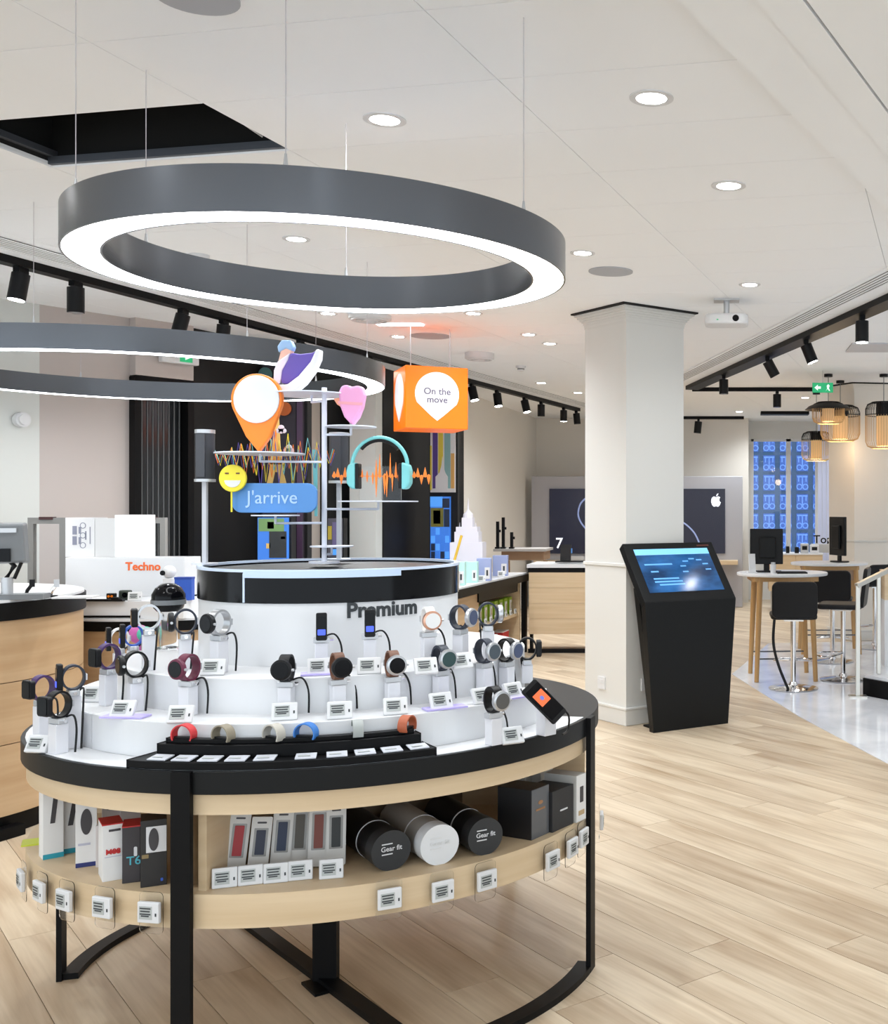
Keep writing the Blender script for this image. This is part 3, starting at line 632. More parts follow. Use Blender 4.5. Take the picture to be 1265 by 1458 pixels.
# x, y of post foot, level, y of post top, stand label, watch (label, case, strap, dial, kind), turn
WL = [
 (458,954,1.02,915,'white post under the left fitness band before the drum',('slim black fitness band left of the Premium lettering',BLACKP,NAVY,None,'tracker'),'cam'),
 (527,952,1.02,910,'white post under the fitness band below the Premium lettering',('slim black fitness band right below the Premium lettering',BLACKP,NAVY,None,'tracker'),'cam'),
 (312,957,1.02,912,'white post at the left foot of the drum',('black watch with silver lined strap at the left foot of the drum',BLACKP,STAP,BLACKG,'round'),-0.9),
 (264,952,1.02,910,'white post of the big dark loop watch at upper left',('dark watch with open strap loop at upper left of the podium',BLACKP,NAVY,BLACKG,'round'),-1.5),
 (212,954,1.02,904,'white post behind the loop watch at upper left',('slim steel band watch leftmost on the upper step',BLACKP,STAP,BLACKG,'square'),-1.5),
 (610,950,1.02,907,'white post right of the Premium lettering',('rose gold watch with white strap right of the Premium lettering',ROSE,WSTR,DIALW,'round'),0.3),
 (656,945,1.02,903,'white post right of the drum',('silver watch with dark dial and navy strap right of the drum',STAP,NAVY,DIALN,'round'),1.0),
 (695,938,1.02,898,'white post at the upper right of the podium',('navy strap loop highest at the right of the podium',STAP,NAVY,DIALG,'round'),1.7),
 (408,1006,0.92,978,'white post in the front row, left one above the black strap tray',('black round watch in the front row, left one above the strap tray',BLACKP,BLACKP,BLACKG,'round'),-0.35),
 (481,1003,0.92,975,'white post in the middle of the front row',('black round watch with brown strap in the middle of the front row',BLACKP,BR,BLACKG,'round'),0.3),
 (559,1000,0.92,971,'white post in the front row above the brown strap ring',('large silver edged watch with brown strap in the front row',STAP,BR,BLACKG,'round'),0.3),
 (268,1018,0.92,977,'white post of the maroon watch',('maroon watch with black dial left in the front row',MAR,MAR,BLACKG,'round'),-0.8),
 (628,998,0.92,962,'white post at the right of the front row',('silver watch with green black dial right in the front row',STAP,NAVY,mat('green_dial',(0.02,0.06,0.06),0.3),'round'),0.55),
 (193,1012,0.92,972,'white post on the lilac acrylic at the left',('black loop watch over the lilac acrylic at the left',BLACKP,BLACKP,BLACKG,'round'),-1.3),
 (154,1004,0.92,960,'white post leftmost on the lower step',('black watch with purple strap leftmost on the lower step',BLACKP,PURS,BLACKG,'square'),-1.1),
 (690,985,0.92,951,'white post under the slate watch at the right',('silver watch with large slate dial at the right of the podium',STAP,NAVY,DIALG,'round'),0.75),
 (722,980,0.92,949,'white post under the navy dial watch at the right',('silver watch with navy dial farther right on the podium',STAP,BLACKP,DIALN,'round'),0.9),
 (751,972,0.92,946,'white post rightmost on the lower step',('black open strap loop rightmost on the podium',BLACKP,BLACKP,BLACKG,'square'),1.6),
 (703,1060,0.8215,1022,'white post standing on the table surface at the right',('round silver watch with dark grey dial low at the right of the table',STAP,BLACKP,mat('grey_dial',(0.09,0.085,0.08),0.3),'round'),0.6),
 (83,1072,0.8215,1030,'white post nearest to the left table edge',('black square watch on the post nearest to the left table edge',BLACKP,BLACKP,BLACKG,'square'),-1.0),
 (60,1052,0.8215,1005,'white post farthest left on the table',('black watch with purple strap farthest left on the table',BLACKP,PURS,BLACKG,'square'),-1.1),
 (104,1040,0.8215,990,'white post set back at the left of the table',('dark slim strap loop set back at the left of the table',BLACKP,NAVY,BLACKG,'tracker'),-1.4),
 (190,965,0.92,926,'white post of the blue strap loop at the left',('thin blue strap loop at the left behind the purple one',BLACKP,BLUS,BLACKG,'tracker'),-1.4),
 (170,962,0.92,930,'white post of the white strap loop at the left',('thin white strap loop at the left beside the blue one',BLACKP,WSTR,BLACKG,'tracker'),-1.4),
]
SP = []
for x, y, z, yt, sl, (wl, ca_, st, di, kd), turn in WL:
    p = pz(x, y, z); rz = face_cam(p) if turn == 'cam' else face_cam(p)+turn
    rm = {1.02: DR+0.03, 0.92: 0.637+0.026, 0.8215: 0.775+0.026}[z]
    if (p.xy-TC).length < rm: q = circ_at(x, rm); p = Vector((q.x, q.y, z))
    h = px(x, yt, p.y).z-z; stand(p, h, rz, sl); SP.append((p, rz))
    watch((p.x, p.y, z+h+0.014), rz, wl, ca_, st, di, kd, s=1.22 if kd == 'tracker' else 1.28, cat='fitness band' if kd == 'tracker' else 'watch')
# ---- tags standing on the podium
for x, y, z, tn, bs, lb in ((302,962,1.02,-0.3,0,'price tag before the watch at the left foot of the drum'),(455,961,1.02,0,1,'price tag before the left fitness band'),
    (526,960,1.02,0,0,'price tag before the right fitness band'),(608,960,1.02,0.25,0,'price tag below the rose gold watch'),(660,952,1.02,0.5,0,'price tag right of the drum'),
    (405,1026,0.92,-0.05,0,'price tag in the front row above the off-white strap ring'),(484,1024,0.92,0.02,0,'price tag in the middle of the front row'),(564,1018,0.92,0.1,0,'price tag in the front row right of the grey strap ring'),
    (255,1030,0.92,-0.35,0,'price tag before the maroon watch'),(630,1010,0.92,0.35,1,'price tag on lilac acrylic right in the front row'),(172,1022,0.92,-0.55,1,'price tag on lilac acrylic at the left'),
    (732,1059,0.8215,0.4,0,'price tag on the table surface low at the right'),(735,994,0.92,0.7,1,'price tag on lilac acrylic beside the tilted phone'),(50,1072,0.8215,-0.7,0,'price tag nearest to the left table edge'),
    (130,1000,0.92,-0.6,0,'price tag leaning behind the left corner of the lower step'),(690,1002,0.92,0.6,0,'price tag half hidden behind the round silver watch at the right')):
    p = pz(x, y, z); rm = {1.02: DR+0.075, 0.92: 0.637+0.07, 0.8215: 0.80}[z]
    if (p.xy-TC).length < rm: q = circ_at(x, rm); p = Vector((q.x, q.y, z))
    price_tag(p, face_cam(p)+tn, lb, base=bs)
# ---- tilted phone on its post
p = pz(778, 1046, 0.8215); st = thing('phone_stand', 'white post holding the tilted phone at the right table edge', 'phone stand', p, 0.9)
part('post', MB().box((0,0,0.045),(0.045,0.04,0.09)), mat('post_white',(0.74,0.74,0.78),0.35), st, bevel=0.002)
part('ball_joint', MB().sphere((0.0,0,0.1),0.016), CHROME, st, smooth=True)
part('cable', MB().tube(smooth_pts([(0.0,-0.02,0.1),(0.05,-0.04,0.06),(0.06,-0.03,0.01),(0.02,-0.05,0.004)],5),0.003,6), BLACKP, st)
ph = thing('phone', 'black phone with orange screen tilted at the right table edge', 'phone', px(775,999,3.255), 0); ph.rotation_euler = (Matrix.Rotation(R_(-45),3,'Y') @ Matrix.Rotation(R_(52),3,'Z')).to_euler()
part('body', MB().plate(rrect(-0.034,-0.068,0.034,0.068,0.008), -0.004, 0.004), BLACKP, ph, bevel=0.0015)
part('screen', MB().plate(rrect(-0.031,-0.055,0.031,0.055,0.002), -0.0048, -0.0038), BLACKG, ph)
part('app_tile', MB().plate(rrect(-0.022,-0.008,0.022,0.034,0.002), -0.0054, -0.0046), mat('app_orange',(0.5,0.09,0.03),0.4,emit=(0.6,0.1,0.03),es=0.4), ph)
part('app_icon', MB().plate(circle(0,0.012,0.007), -0.006, -0.0052), mat('app_blue',(0.15,0.2,0.6),0.4), ph)
# ---- helmet-shaped black camera dome on a clear stand, blue box behind
p = px(240, 851, 3.75)
dm = thing('headset', 'glossy black rounded headset on a clear stand left of the drum', 'headset', p, face_cam(p))
hs = MB().lathe([(0.0001,0.05),(0.022,0.047),(0.04,0.034),(0.052,0.012),(0.053,-0.012),(0.046,-0.034),(0.036,-0.045),(0.034,-0.038),(0.0001,-0.03)],32)
part('shell', hs, BLACKG, dm, smooth=True)
part('visor', MB().ring(0.05,0.0545,-0.022,-0.006,32), GREYM, dm, smooth=True)
part('stand', MB().ring(0.026,0.03,-0.167,-0.036,28), CLEAR, dm, smooth=True)
part('foot', MB().disc(0.045,1.0215-p.z,1.026-p.z,28), CLEAR, dm, smooth=True)
# ---- black tray with strap rings
tr = thing('strap_tray', 'black stepped tray with watch strap rings on the table front', 'display tray', (TC.x, TC.y, 0.8215))
part('base', MB().ring(0.781, 0.884, 0, 0.020, 40, a0=R_(-105.5), a1=R_(-53)), BLACK, tr, bevel=0.002)
part('riser', MB().ring(0.783, 0.828, 0.020, 0.053, 40, a0=R_(-102.5), a1=R_(-54.5)), BLACK, tr, bevel=0.002)
part('ridge', MB().ring(0.786, 0.812, 0.053, 0.065, 40, a0=R_(-101.5), a1=R_(-55.5)), BLACK, tr, bevel=0.002)
for i, x in enumerate((229,263,300,338,378,436,480,520,558,595)):
    q = circ_at(x, 0.858); v = (q-TC).normalized()
    t = thing('label_card', 'small silver label card number %s from the left on the black strap tray' % ('one two three four five six seven eight nine ten'.split()[i]), 'label card', (q.x, q.y, 0.8440), math.atan2(v.x,-v.y), 'silver label cards on the strap tray')
    part('card', MB().box((0,0,0.003),(0.052,0.040,0.003),rx=0.12), mat('silver_card',(0.62,0.64,0.70),0.3), t)
    part('print', MB().box((-0.004,-0.006,0.0055),(0.03,0.006,0.0008),rx=0.12), EPAPER, t)
for x, cm, rz, nm in ((262,mat('red_strap',(0.62,0.03,0.035),0.5),1.0,'red'),(318,mat('khaki_strap',(0.30,0.26,0.19),0.6),0.75,'khaki'),(390,mat('ecru_strap',(0.52,0.49,0.43),0.6),0.7,'off-white'),(436,mat('azure_strap',(0.04,0.20,0.60),0.5),1.1,'blue'),(509,mat('grey_strap',(0.36,0.38,0.37),0.6),0.1,'grey'),(580,mat('tan_strap',(0.42,0.10,0.04),0.5),-0.5,'tan')):
    q = circ_at(x, 0.800)
    t = thing('watch_strap', '%s watch strap ring clipped on the black tray' % nm, 'watch strap', (q.x, q.y, 0.885), face_cam(q)+rz, 'strap rings on the black tray')
    rg = MB(); vs = []; fs = []; n = 26
    for i in range(n+1):
        g = R_(-30+i*240/n)
        for kk, sx in ((1.0,-1),(1.0,1),(0.88,1),(0.88,-1)): vs.append((sx*0.0135, 0.030*kk*math.cos(g), 0.010+0.029*kk*math.sin(g)))
    for i in range(n):
        for g in range(4): fs.append((i*4+g, i*4+(g+1)%4, (i+1)*4+(g+1)%4, (i+1)*4+g))
    fs += [(3,2,1,0), tuple(n*4+g for g in range(4))]
    part('band', rg.add(vs, fs), cm, t, smooth=True)
    part('clip', MB().box((0,0.0,0.003),(0.012,0.05,0.006)), BLACKP, t)

# ================================================================== GOODS ON THE TABLE SHELF (z = 0.50)
ZS = 0.50
def on_shelf(x, y): return pz(x, y, ZS)
def carton(x, y, w, dp, h, rz, m, label, faces=(), cat='box', group='boxed goods on the table shelf', lean=0.0):
    p = on_shelf(x, y); t = thing('product_box', label, cat, p, face_cam(p)+rz, group); t.rotation_euler[0] = lean
    part('carton', MB().box((0,dp/2,h/2),(w,dp,h)), m, t, bevel=0.001)
    for nm, fm_, pts in faces: part(nm, MB().plate(pts, -0.0012, 0.0), fm_, t)
    return t
WB = mat('white_carton',(0.80,0.79,0.78),0.45); BBX = mat('black_carton',(0.014,0.013,0.014),0.4); TEALB = mat('teal_print',(0.02,0.32,0.42),0.5); PRD = mat('dark_print',(0.05,0.045,0.05),0.5); NVP = mat('navy_print',(0.02,0.03,0.16),0.5)
BCOL = mat('carton_glint',(0.25,0.27,0.30),0.15)
carton(76,1222,0.052,0.05,0.19,0.2,WB,'white band box with teal foot, outermost at the left of the shelf',[('foot_stripe',TEALB,rrect(-0.026,0,0.026,0.014,0.0005,1)),('band_picture',PRD,[(-0.008,0.10),(0.004,0.10),(0.012,0.175),(0.0,0.175)])])
carton(104,1214,0.05,0.05,0.19,0.1,WB,'white band box with teal foot beside the outermost one',[('foot_stripe',TEALB,rrect(-0.025,0,0.025,0.014,0.0005,1)),('band_picture',PRD,[(-0.013,0.08),(0.0,0.08),(0.014,0.165),(0.001,0.165)])])
carton(123,1234,0.052,0.05,0.19,0.0,WB,'white band box with navy foot and oval band picture',[('foot_stripe',NVP,rrect(-0.026,0,0.026,0.012,0.0005,1)),('band_picture',PRD,circle(0.0,0.125,0.014,0.036)),('small_print',mat('pale_print',(0.5,0.5,0.6),0.5),rrect(-0.02,0.06,0.01,0.066,0.0005,1))])
carton(149,1234,0.044,0.06,0.115,-0.15,mat('blush_carton',(0.72,0.66,0.65),0.5),'pale box with curved band picture behind the red topped box',[('band_picture',PRD,circle(0.016,0.06,0.012,0.045))])
r = carton(161,1254,0.05,0.085,0.15,0.12,WB,'white and black box with red top at the shelf front',[('print',RED,rrect(-0.012,0.074,0.016,0.082,0.0005,1)),('logo',PRD,rrect(-0.01,0.132,0.018,0.138,0.0005,1)),('rule',mat('pale_print',(0.5,0.5,0.6),0.5),rrect(-0.02,0.064,0.02,0.066,0.0003,1))])
part('red_top', MB().box((0,0.0425,0.1512),(0.051,0.086,0.003)), RED, r)
part('number', moved(text('M88', 0.02, 0.0006, 0.0004), Matrix.Translation((0.0,-0.0016,0.078))), RED, r)
r = carton(187,1257,0.043,0.08,0.148,-0.05,mat('dark_carton',(0.035,0.03,0.035),0.4),'dark band box with blue number right of the red topped box',[('band_outline',mat('white_print',(0.7,0.7,0.72),0.5),rrect(0.006,0.07,0.014,0.095,0.003,3))])
part('number', moved(text('T6', 0.032, 0.0006, 0.0003), Matrix.Translation((0.006,-0.0016,0.058))), mat('cyan_print',(0.08,0.42,0.52),0.5), r)
part('red_top', MB().box((0,0.04,0.1495),(0.044,0.081,0.003)), RED, r)
r = carton(219,1262,0.062,0.08,0.175,0.0,BBX,'black box with white watch picture panel beside the front leg',[('picture_panel',mat('white_print',(0.7,0.7,0.72),0.5),rrect(-0.018,0.09,0.03,0.158,0.001,2)),('blue_mark',BLUE,rrect(0.016,0.012,0.022,0.02,0.001,1)),('gold_mark',mat('gold_print',(0.25,0.18,0.08),0.5),rrect(-0.028,0.076,-0.012,0.086,0.001,1))])
part('watch_picture', MB().plate(circle(0.0,0.124,0.012,0.03), -0.0022, -0.0010), PRD, r)
for x, y, lb in ((160,1195,'pale box with black device at the back of the left shelf'),(186,1193,'second pale box with black device at the back of the left shelf')):
    carton(x,y,0.055,0.05,0.15,0,mat('blush_carton',(0.72,0.66,0.65),0.5),lb,[('device_picture',PRD,rrect(-0.016,0.09,0.016,0.13,0.004,3))])
br = tag(part('brochure', MB().box((0,0,0.002),(0.11,0.07,0.004)), mat('highlighter_yellow',(0.62,0.70,0.05),0.5)), 'lime yellow leaflet lying at the left end of the shelf', 'leaflet'); br.location = on_shelf(62,1198); br.rotation_euler[2] = 0.5
# strap packs
SPK_ = mat('pack_card',(0.62,0.60,0.57),0.4)
for i, (x, y, h, cm, nm) in enumerate(((333,1248,0.165,mat('pack_red',(0.35,0.02,0.025),0.5),'red'),(366,1246,0.15,mat('pack_navy',(0.02,0.025,0.05),0.5),'navy'),(398,1240,0.162,mat('pack_blue',(0.015,0.025,0.06),0.5),'dark blue'),(424,1236,0.176,mat('pack_olive',(0.07,0.06,0.045),0.5),'olive'),(452,1236,0.176,mat('pack_rust',(0.18,0.04,0.025),0.5),'rust brown'),(478,1234,0.165,mat('pack_black',(0.02,0.022,0.022),0.5),'black'))):
    p = on_shelf(x, y); t = thing('strap_pack', 'hanging card pack with %s watch strap on the table shelf' % nm, 'strap pack', p+Vector((0,0,0.004)), face_cam(p)-0.1, 'watch strap packs on the table shelf'); t.rotation_euler = (-0.12, R_(7-2*i*0.6), face_cam(p))
    part('card', MB().plate(rrect(-0.026,0,0.026,h,0.004), 0, 0.016), SPK_, t)
    part('window', MB().plate(rrect(-0.018,0.045,0.018,h-0.03,0.002), -0.001, 0.001), mat('pack_window',(0.30,0.29,0.27),0.2), t)
    part('strap', MB().plate(rrect(-0.012,0.05,0.012,h-0.035,0.002), -0.004, -0.0008), cm, t)
    part('euro_hole', MB().plate(rrect(-0.012,h-0.018,0.012,h-0.013,0.002), -0.0008, 0.0002), PRD, t)
for x, y, lb in ((320,1264,'price tag in the shelf row before the red strap pack'),(357,1260,'price tag in the shelf row before the navy strap pack'),(393,1257,'price tag in the shelf row before the dark blue strap pack'),(428,1253,'price tag in the shelf row before the olive strap pack'),(472,1251,'price tag in the shelf row before the black strap pack')):
    p = on_shelf(x, y); price_tag(p, face_cam(p)-0.05, lb, 0.12, 0.062, 0.052)
# tubes
for x, y, rr, m, cap, lb in ((556,1238,0.054,BLACKP,BLACKP,'left black cardboard tube with white print on its end'),(625,1230,0.055,mat('tube_taupe',(0.36,0.34,0.31),0.4),WHITE,'white capped pale cardboard tube between two black tubes'),(690,1216,0.052,BLACKP,BLACKP,'right black cardboard tube with white print on its end')):
    p = on_shelf(x, y); dd = Vector((-0.6, 0.8))
    t = thing('product_tube', lb, 'tube', p, math.atan2(dd.y, dd.x)-math.pi/2, 'product tubes on the table shelf')
    Mx = Matrix.Translation((0,0.012,rr)) @ Matrix.Rotation(-math.pi/2,4,'X')
    part('tube', MB().disc(rr, 0.0, 0.31, 40, M=Mx), m, t, smooth=True)
    c = part('end_cap', MB().disc(rr+0.0015, -0.02, 0.03, 40, M=Mx), cap if cap is WHITE else mat('cap_black',(0.018,0.019,0.021),0.5), t, smooth=True)
    part('ring_line', MB().ring(rr-0.001, rr+0.001, 0.105, 0.110, 40, M=Mx), mat('white_print',(0.7,0.7,0.72),0.5), t)
    pm = mat('white_print',(0.7,0.7,0.72),0.5) if cap is not WHITE else mat('faint_print',(0.7,0.7,0.7),0.5)
    g = MB(); tx = text('Gear fit', 0.019, 0.0004, 0.0002); g.add(tx.v, tx.f, Matrix.Translation((0.0,-0.0098,rr+0.006)))
    g.box((-0.012,-0.0095,rr+0.02),(0.03,0.001,0.003)).box((-0.012,-0.0095,rr-0.008),(0.03,0.001,0.003))
    part('print', g, pm, c)
# boxes on the right
def cornerbox(x, y, w, dp, h, rz, m, label, fm_=None, extra=()):
    p = on_shelf(x, y); t = thing('product_box', label, 'box', p, rz, 'boxed goods on the table shelf')
    part('carton', MB().box((w/2,dp/2,h/2),(w,dp,h)), m, t, bevel=0.001)
    if fm_: part('front_face', MB().plate([(0.001,0.001),(w-0.001,0.001),(w-0.001,h-0.001),(0.001,h-0.001)],-0.001,0.0), fm_, t)
    for nm, mm, pts in extra: part(nm, MB().plate(pts,-0.002,-0.0006), mm, t)
    return t
cornerbox(757,1197,0.090,0.125,0.15,R_(64),BBX,'large black watch box with grey mirror front on the right shelf',mat('grey_foil',(0.10,0.105,0.115),0.25),[('logo',mat('copper_print',(0.35,0.17,0.07),0.4),circle(0.045,0.105,0.012,0.006)),('lettering',mat('copper_print',(0.35,0.17,0.07),0.4),rrect(0.022,0.082,0.068,0.088,0.001,1))])
cornerbox(787,1186,0.115,0.115,0.125,R_(64),mat('matt_black_carton',(0.02,0.02,0.022),0.55),'smaller matt black watch box beside the white upright box',None,[('lettering',mat('white_print',(0.7,0.7,0.72),0.5),rrect(0.04,0.056,0.08,0.061,0.001,1))])
cornerbox(821,1172,0.058,0.12,0.148,R_(66),mat('ivory_carton',(0.55,0.54,0.51),0.45),'ivory upright box at the right end of the shelf',WB,[('picture',PRD,rrect(0.02,0.06,0.04,0.11,0.002,2)),('print',mat('ochre_print',(0.5,0.36,0.2),0.5),rrect(0.012,0.02,0.046,0.035,0.001,1))])
for x, y, lb in ((748,1160,'ivory box standing behind the large black watch box'),(770,1158,'second ivory box standing behind the black watch boxes')):
    cornerbox(x,y,0.07,0.06,0.17,R_(64),mat('ivory_carton',(0.55,0.54,0.51),0.45),lb)
# fascia price tags in clear holders
words = {18:'farthest left',35:'second from the left',61:'third from the left',96:'fourth from the left',150:'fifth from the left',216:'just left of the front leg',554:'below the left black tube',629:'below the white capped tube',691:'below the right black tube',784:'below the large black watch box',812:'below the smaller black watch box',828:'below the ivory upright box',853:'edge-on beyond the right leg'}
for x, y in ((18,1237),(35,1252),(61,1268),(96,1280),(150,1290),(216,1297),(554,1278),(629,1267),(691,1252),(784,1224),(812,1206),(828,1192),(853,1168)):
    R = TR+0.002; q = circ_at(x, R); v = q-TC
    if x == 18: v = Vector((math.cos(R_(-186)), math.sin(R_(-186))))*R
    if x == 853: v = Vector((math.cos(R_(6)), math.sin(R_(6))))*R
    n = v.normalized(); rz = math.atan2(n.x, -n.y); q = TC+n*R
    z = px(0, y, q.y).z
    hd = thing('tag_holder', 'clear plastic tag holder on the shelf edge, %s' % words[x], 'tag holder', (q.x, q.y, z), rz, 'clear tag holders on the shelf edge')
    part('strip', MB().plate(rrect(-0.034,-0.058,0.034,0.05,0.012), -0.002, 0.0), CLEAR, hd)
    t = price_tag((q.x+n.x*0.009, q.y+n.y*0.009, z-0.027), rz, 'price tag on the shelf edge, %s' % words[x], 0.0, 0.062, 0.054)
# ================================================================== ORNAMENT STAND ON THE DRUM
YT = 3.74; ZD = 1.311
def lx(x, Y): return (x-CX)/F*Y
def lz(y, Y): return HC+(CY-y)/F*Y
WPOLE = mat('white_pole',(0.72,0.75,0.85),0.35)
pb = px(462, 800, YT)
tree = thing('ornament_stand', 'white branching pole with round shelves rising from the podium drum', 'display stand', (pb.x, YT, ZD))
part('pole', MB().cyl((0,0,0),(0,0,lz(552,YT)-ZD),0.0085,20), WPOLE, tree, smooth=True)
part('foot', MB().disc(0.05,0,0.006,32), WPOLE, tree, smooth=True)
def shelf(x0, x1, y, dY, rr=None, m=WPOLE):
    Y = YT+dY; r = (lx(x1,Y)-lx(x0,Y))/2; c = (lx((x0+x1)/2,Y)-pb.x, dY, lz(y,Y)-ZD)
    part('round_shelf', MB().disc(r,-0.004,0.0,40,c), m, tree, smooth=True)
    arm = [(0,0,c[2]-0.028),(c[0],dY,c[2]-0.028)]
    part('arm', MB().tube(arm,0.004,8).cyl((c[0],dY,c[2]-0.03),(c[0],dY,c[2]-0.004),0.004,10), WPOLE, tree, smooth=True)
    return Vector((pb.x+c[0], Y, ZD+c[2]))
sA = shelf(310,431,645,-0.05); sB = shelf(388,500,561,0.04); sC = shelf(465,535,607,0.0); sD = shelf(484,594,713,-0.02); sE = shelf(360,425,733,-0.07); sF = shelf(443,502,777,0.03)
def flat(name, pts, Y, dy, m, parent, org, bevel=0.0):     # outline in picture pixels at depth Y, given a thickness
    P = [(lx(x,Y)-org[0], lz(y,Y)-org[2]) for x, y in pts]
    return part(name, MB().plate(P, dy[0], dy[1]), m, parent, bevel=bevel)
# map pin
Y = sA.y; o = Vector((lx(368,Y), Y, sA.z)); pin = thing('map_pin', 'large orange map pin with white disc standing on a round shelf', 'ornament', o)
pts = circle(367,569,36,36,30,-205,25)
pts = [(x, y) for x, y in [(367+36.5*math.cos(R_(a)), 569+36.5*math.sin(R_(a))) for a in range(158,383,8)]]+[(386,622),(370,644),(352,622)]
flat('drop', pts, Y, (-0.012,0.012), ORANGE, pin, o, 0.004)
flat('disc', [(368+32.5*math.cos(R_(a)), 569+34*math.sin(R_(a))) for a in range(0,360,10)], Y, (-0.018,-0.011), WHITE, pin, o, 0.002)
# sneaker (at rest, toe up)
Y = sB.y; o = Vector((lx(410,Y), Y, sB.z)); sn = thing('sneaker', 'purple high-top sneaker ornament with white sole, toe pointing up', 'ornament', o)
flat('sole', [(392,556),(398,548),(412,548),(428,536),(445,516),(453,498),(458,498),(457,512),(449,530),(436,547),(424,557),(410,561),(396,561)], Y, (-0.022,0.022), WHITE, sn, o, 0.006)
flat('upper', [(402,546),(404,528),(412,512),(416,503),(430,505),(446,503),(457,498),(455,506),(444,520),(428,538),(412,548)], Y, (-0.019,0.019), PURPLE, sn, o, 0.008)
flat('heel_cap', [(392,552),(393,528),(398,516),(412,506),(416,503),(413,514),(405,528),(402,546)], Y, (-0.02,0.02), mat('lavender',(0.70,0.66,0.78),0.5), sn, o, 0.006)
flat('tongue', [(398,516),(402,500),(410,496),(418,500),(416,505),(408,512)], Y, (-0.014,0.014), mat('peach',(0.75,0.45,0.36),0.5), sn, o, 0.004)
flat('collar', [(399,503),(397,494),(403,485),(416,485),(420,494),(418,501),(410,497)], Y, (-0.016,0.016), mat('soft_blue',(0.28,0.45,0.70),0.5), sn, o, 0.005)
# pink heart
Y = sC.y; o = Vector((lx(502,Y), Y, sC.z)); ht = thing('heart', 'pink heart ornament on a small round shelf', 'ornament', o)
flat('heart_body', [(503,606),(492,594),(486,578),(484,560),(488,550),(496,548),(503,552),(511,549),(518,552),(521,563),(518,580),(512,595)], Y, (-0.018,0.018), PINK, ht, o, 0.008)
flat('stripe', [(484,572),(519,574),(518,578),(485,576)], Y, (-0.0195,-0.017), mat('salmon',(0.82,0.36,0.42),0.5), ht, o)
flat('side_wing', [(476,568),(486,566),(487,580),(481,576)], Y, (-0.006,0.006), mat('coral',(0.85,0.36,0.22),0.5), ht, o)
# headphones with waveform
Y = sD.y; o = Vector((lx(541,Y), Y, sD.z)); hp_ = thing('headphones', 'teal headphones ornament over an orange waveform plate', 'ornament', o)
c = [(541+39.5*math.cos(R_(a)), 664-41*math.sin(R_(a))) for a in range(-2,183,8)]
part('headband', MB().tube([(lx(x,Y)-o.x,0,lz(y,Y)-o.z) for x, y in c],0.0065,10), TEAL, hp_, smooth=True)
c = [(541+33*math.cos(R_(a)), 660-33*math.sin(R_(a))) for a in range(38,143,8)]
part('headband_pad', MB().tube([(lx(x,Y)-o.x,0,lz(y,Y)-o.z) for x, y in c],0.006,10), BLACKP, hp_, smooth=True)
for x0, x1, k0, k1 in ((496,508,508,513),(574,586,569,574)):
    flat('ear_cup', [(x0+2,662),(x1,658),(x1,697),(x0+5,695),(x0,688),(x0,670)] if x0 < 520 else [(x0,658),(x1-2,662),(x1,670),(x1,688),(x1-5,696),(x0,697)], Y, (-0.022,0.022), TEAL, hp_, o, 0.006)
    flat('ear_pad', [(k0,660),(k1,660),(k1,696),(k0,696)], Y, (-0.018,0.018), BLACKP, hp_, o, 0.003)
ZC = HC+(CY-678)/F*Y
flat('waveform_plate', [(511,664),(571,664),(571,712),(511,712)], Y, (0.004,0.007), CLEAR, hp_, o)
wv = MB()
for x, u, dn_, w in ((516,10,3,3),(523,8,9,3),(531,6,12,3),(536,24,30,3.5),(541,32,3,4),(548,4,26,5),(551,8,30,4),(556,33,3,3),(559,4,22,3),(564,20,3,4),(568,4,14,3)):
    wv.plate([(lx(x-w/2,Y)-o.x,0.0+ZC-o.z),(lx(x,Y)-o.x,ZC-o.z+u*Y/F),(lx(x+w/2,Y)-o.x,ZC-o.z)],-0.002,0.002)
    wv.plate([(lx(x-w/2,Y)-o.x,0.0+ZC-o.z),(lx(x,Y)-o.x,ZC-o.z-dn_*Y/F),(lx(x+w/2,Y)-o.x,ZC-o.z)],-0.002,0.002)
wv.box((0,0,ZC-o.z),(lx(571,Y)-lx(511,Y),0.003,0.002))
part('waveform', wv, ORANGE, hp_)
for x0 in (473, 587):
    wv = MB()
    for k, (u, dn_) in enumerate(((7,3),(12,2),(2,12),(13,2),(3,12))):
        x = x0+3+k*5.2
        if x0 == 473 and x > 497: continue
        wv.plate([(lx(x-3,Y)-o.x,ZC-o.z),(lx(x,Y)-o.x,ZC-o.z+u*Y/F),(lx(x+3,Y)-o.x,ZC-o.z),(lx(x,Y)-o.x,ZC-o.z-dn_*Y/F)],-0.002,0.002)
    part('side_wave', wv, ORANGE, hp_)
# speech bubble and smiley
Y = sE.y-0.02; o = Vector((lx(392,Y), Y, sE.z)); bub = thing('speech_bubble', 'blue rounded message bubble reading J\'arrive', 'ornament', o)
part('bubble', MB().plate([(lx(x,Y)-o.x, lz(y,Y)-o.z) for x, y in [(331+r[0],730-r[1]) for r in rrect(0,0,121,42,14,6)]],-0.006,0.006), SKY, bub, bevel=0.002)
part('lettering', moved(text("J'arrive", 0.060, 0.0006, 0.0003), Matrix.Translation((lx(389,Y)-o.x,-0.0075,lz(709,Y)-o.z))), mat('pale_blue_print',(0.42,0.62,0.95),0.5), bub)
Y = sE.y-0.045; o = Vector((lx(332,Y), Y, lz(700,Y))); sm = thing('smiley', 'yellow smiling round face ornament beside the blue bubble', 'ornament', o)
flat('face', [(332+19.5*math.cos(R_(a)),681+19.5*math.sin(R_(a))) for a in range(0,360,10)], Y, (-0.006,0.006), YELLOW, sm, o, 0.003)
flat('mouth', [(321,684),(344,684)]+[(332.5+11.5*math.cos(R_(a)),684+10*math.sin(R_(a))) for a in range(10,180,20)], Y, (-0.008,-0.005), WHITE, sm, o)
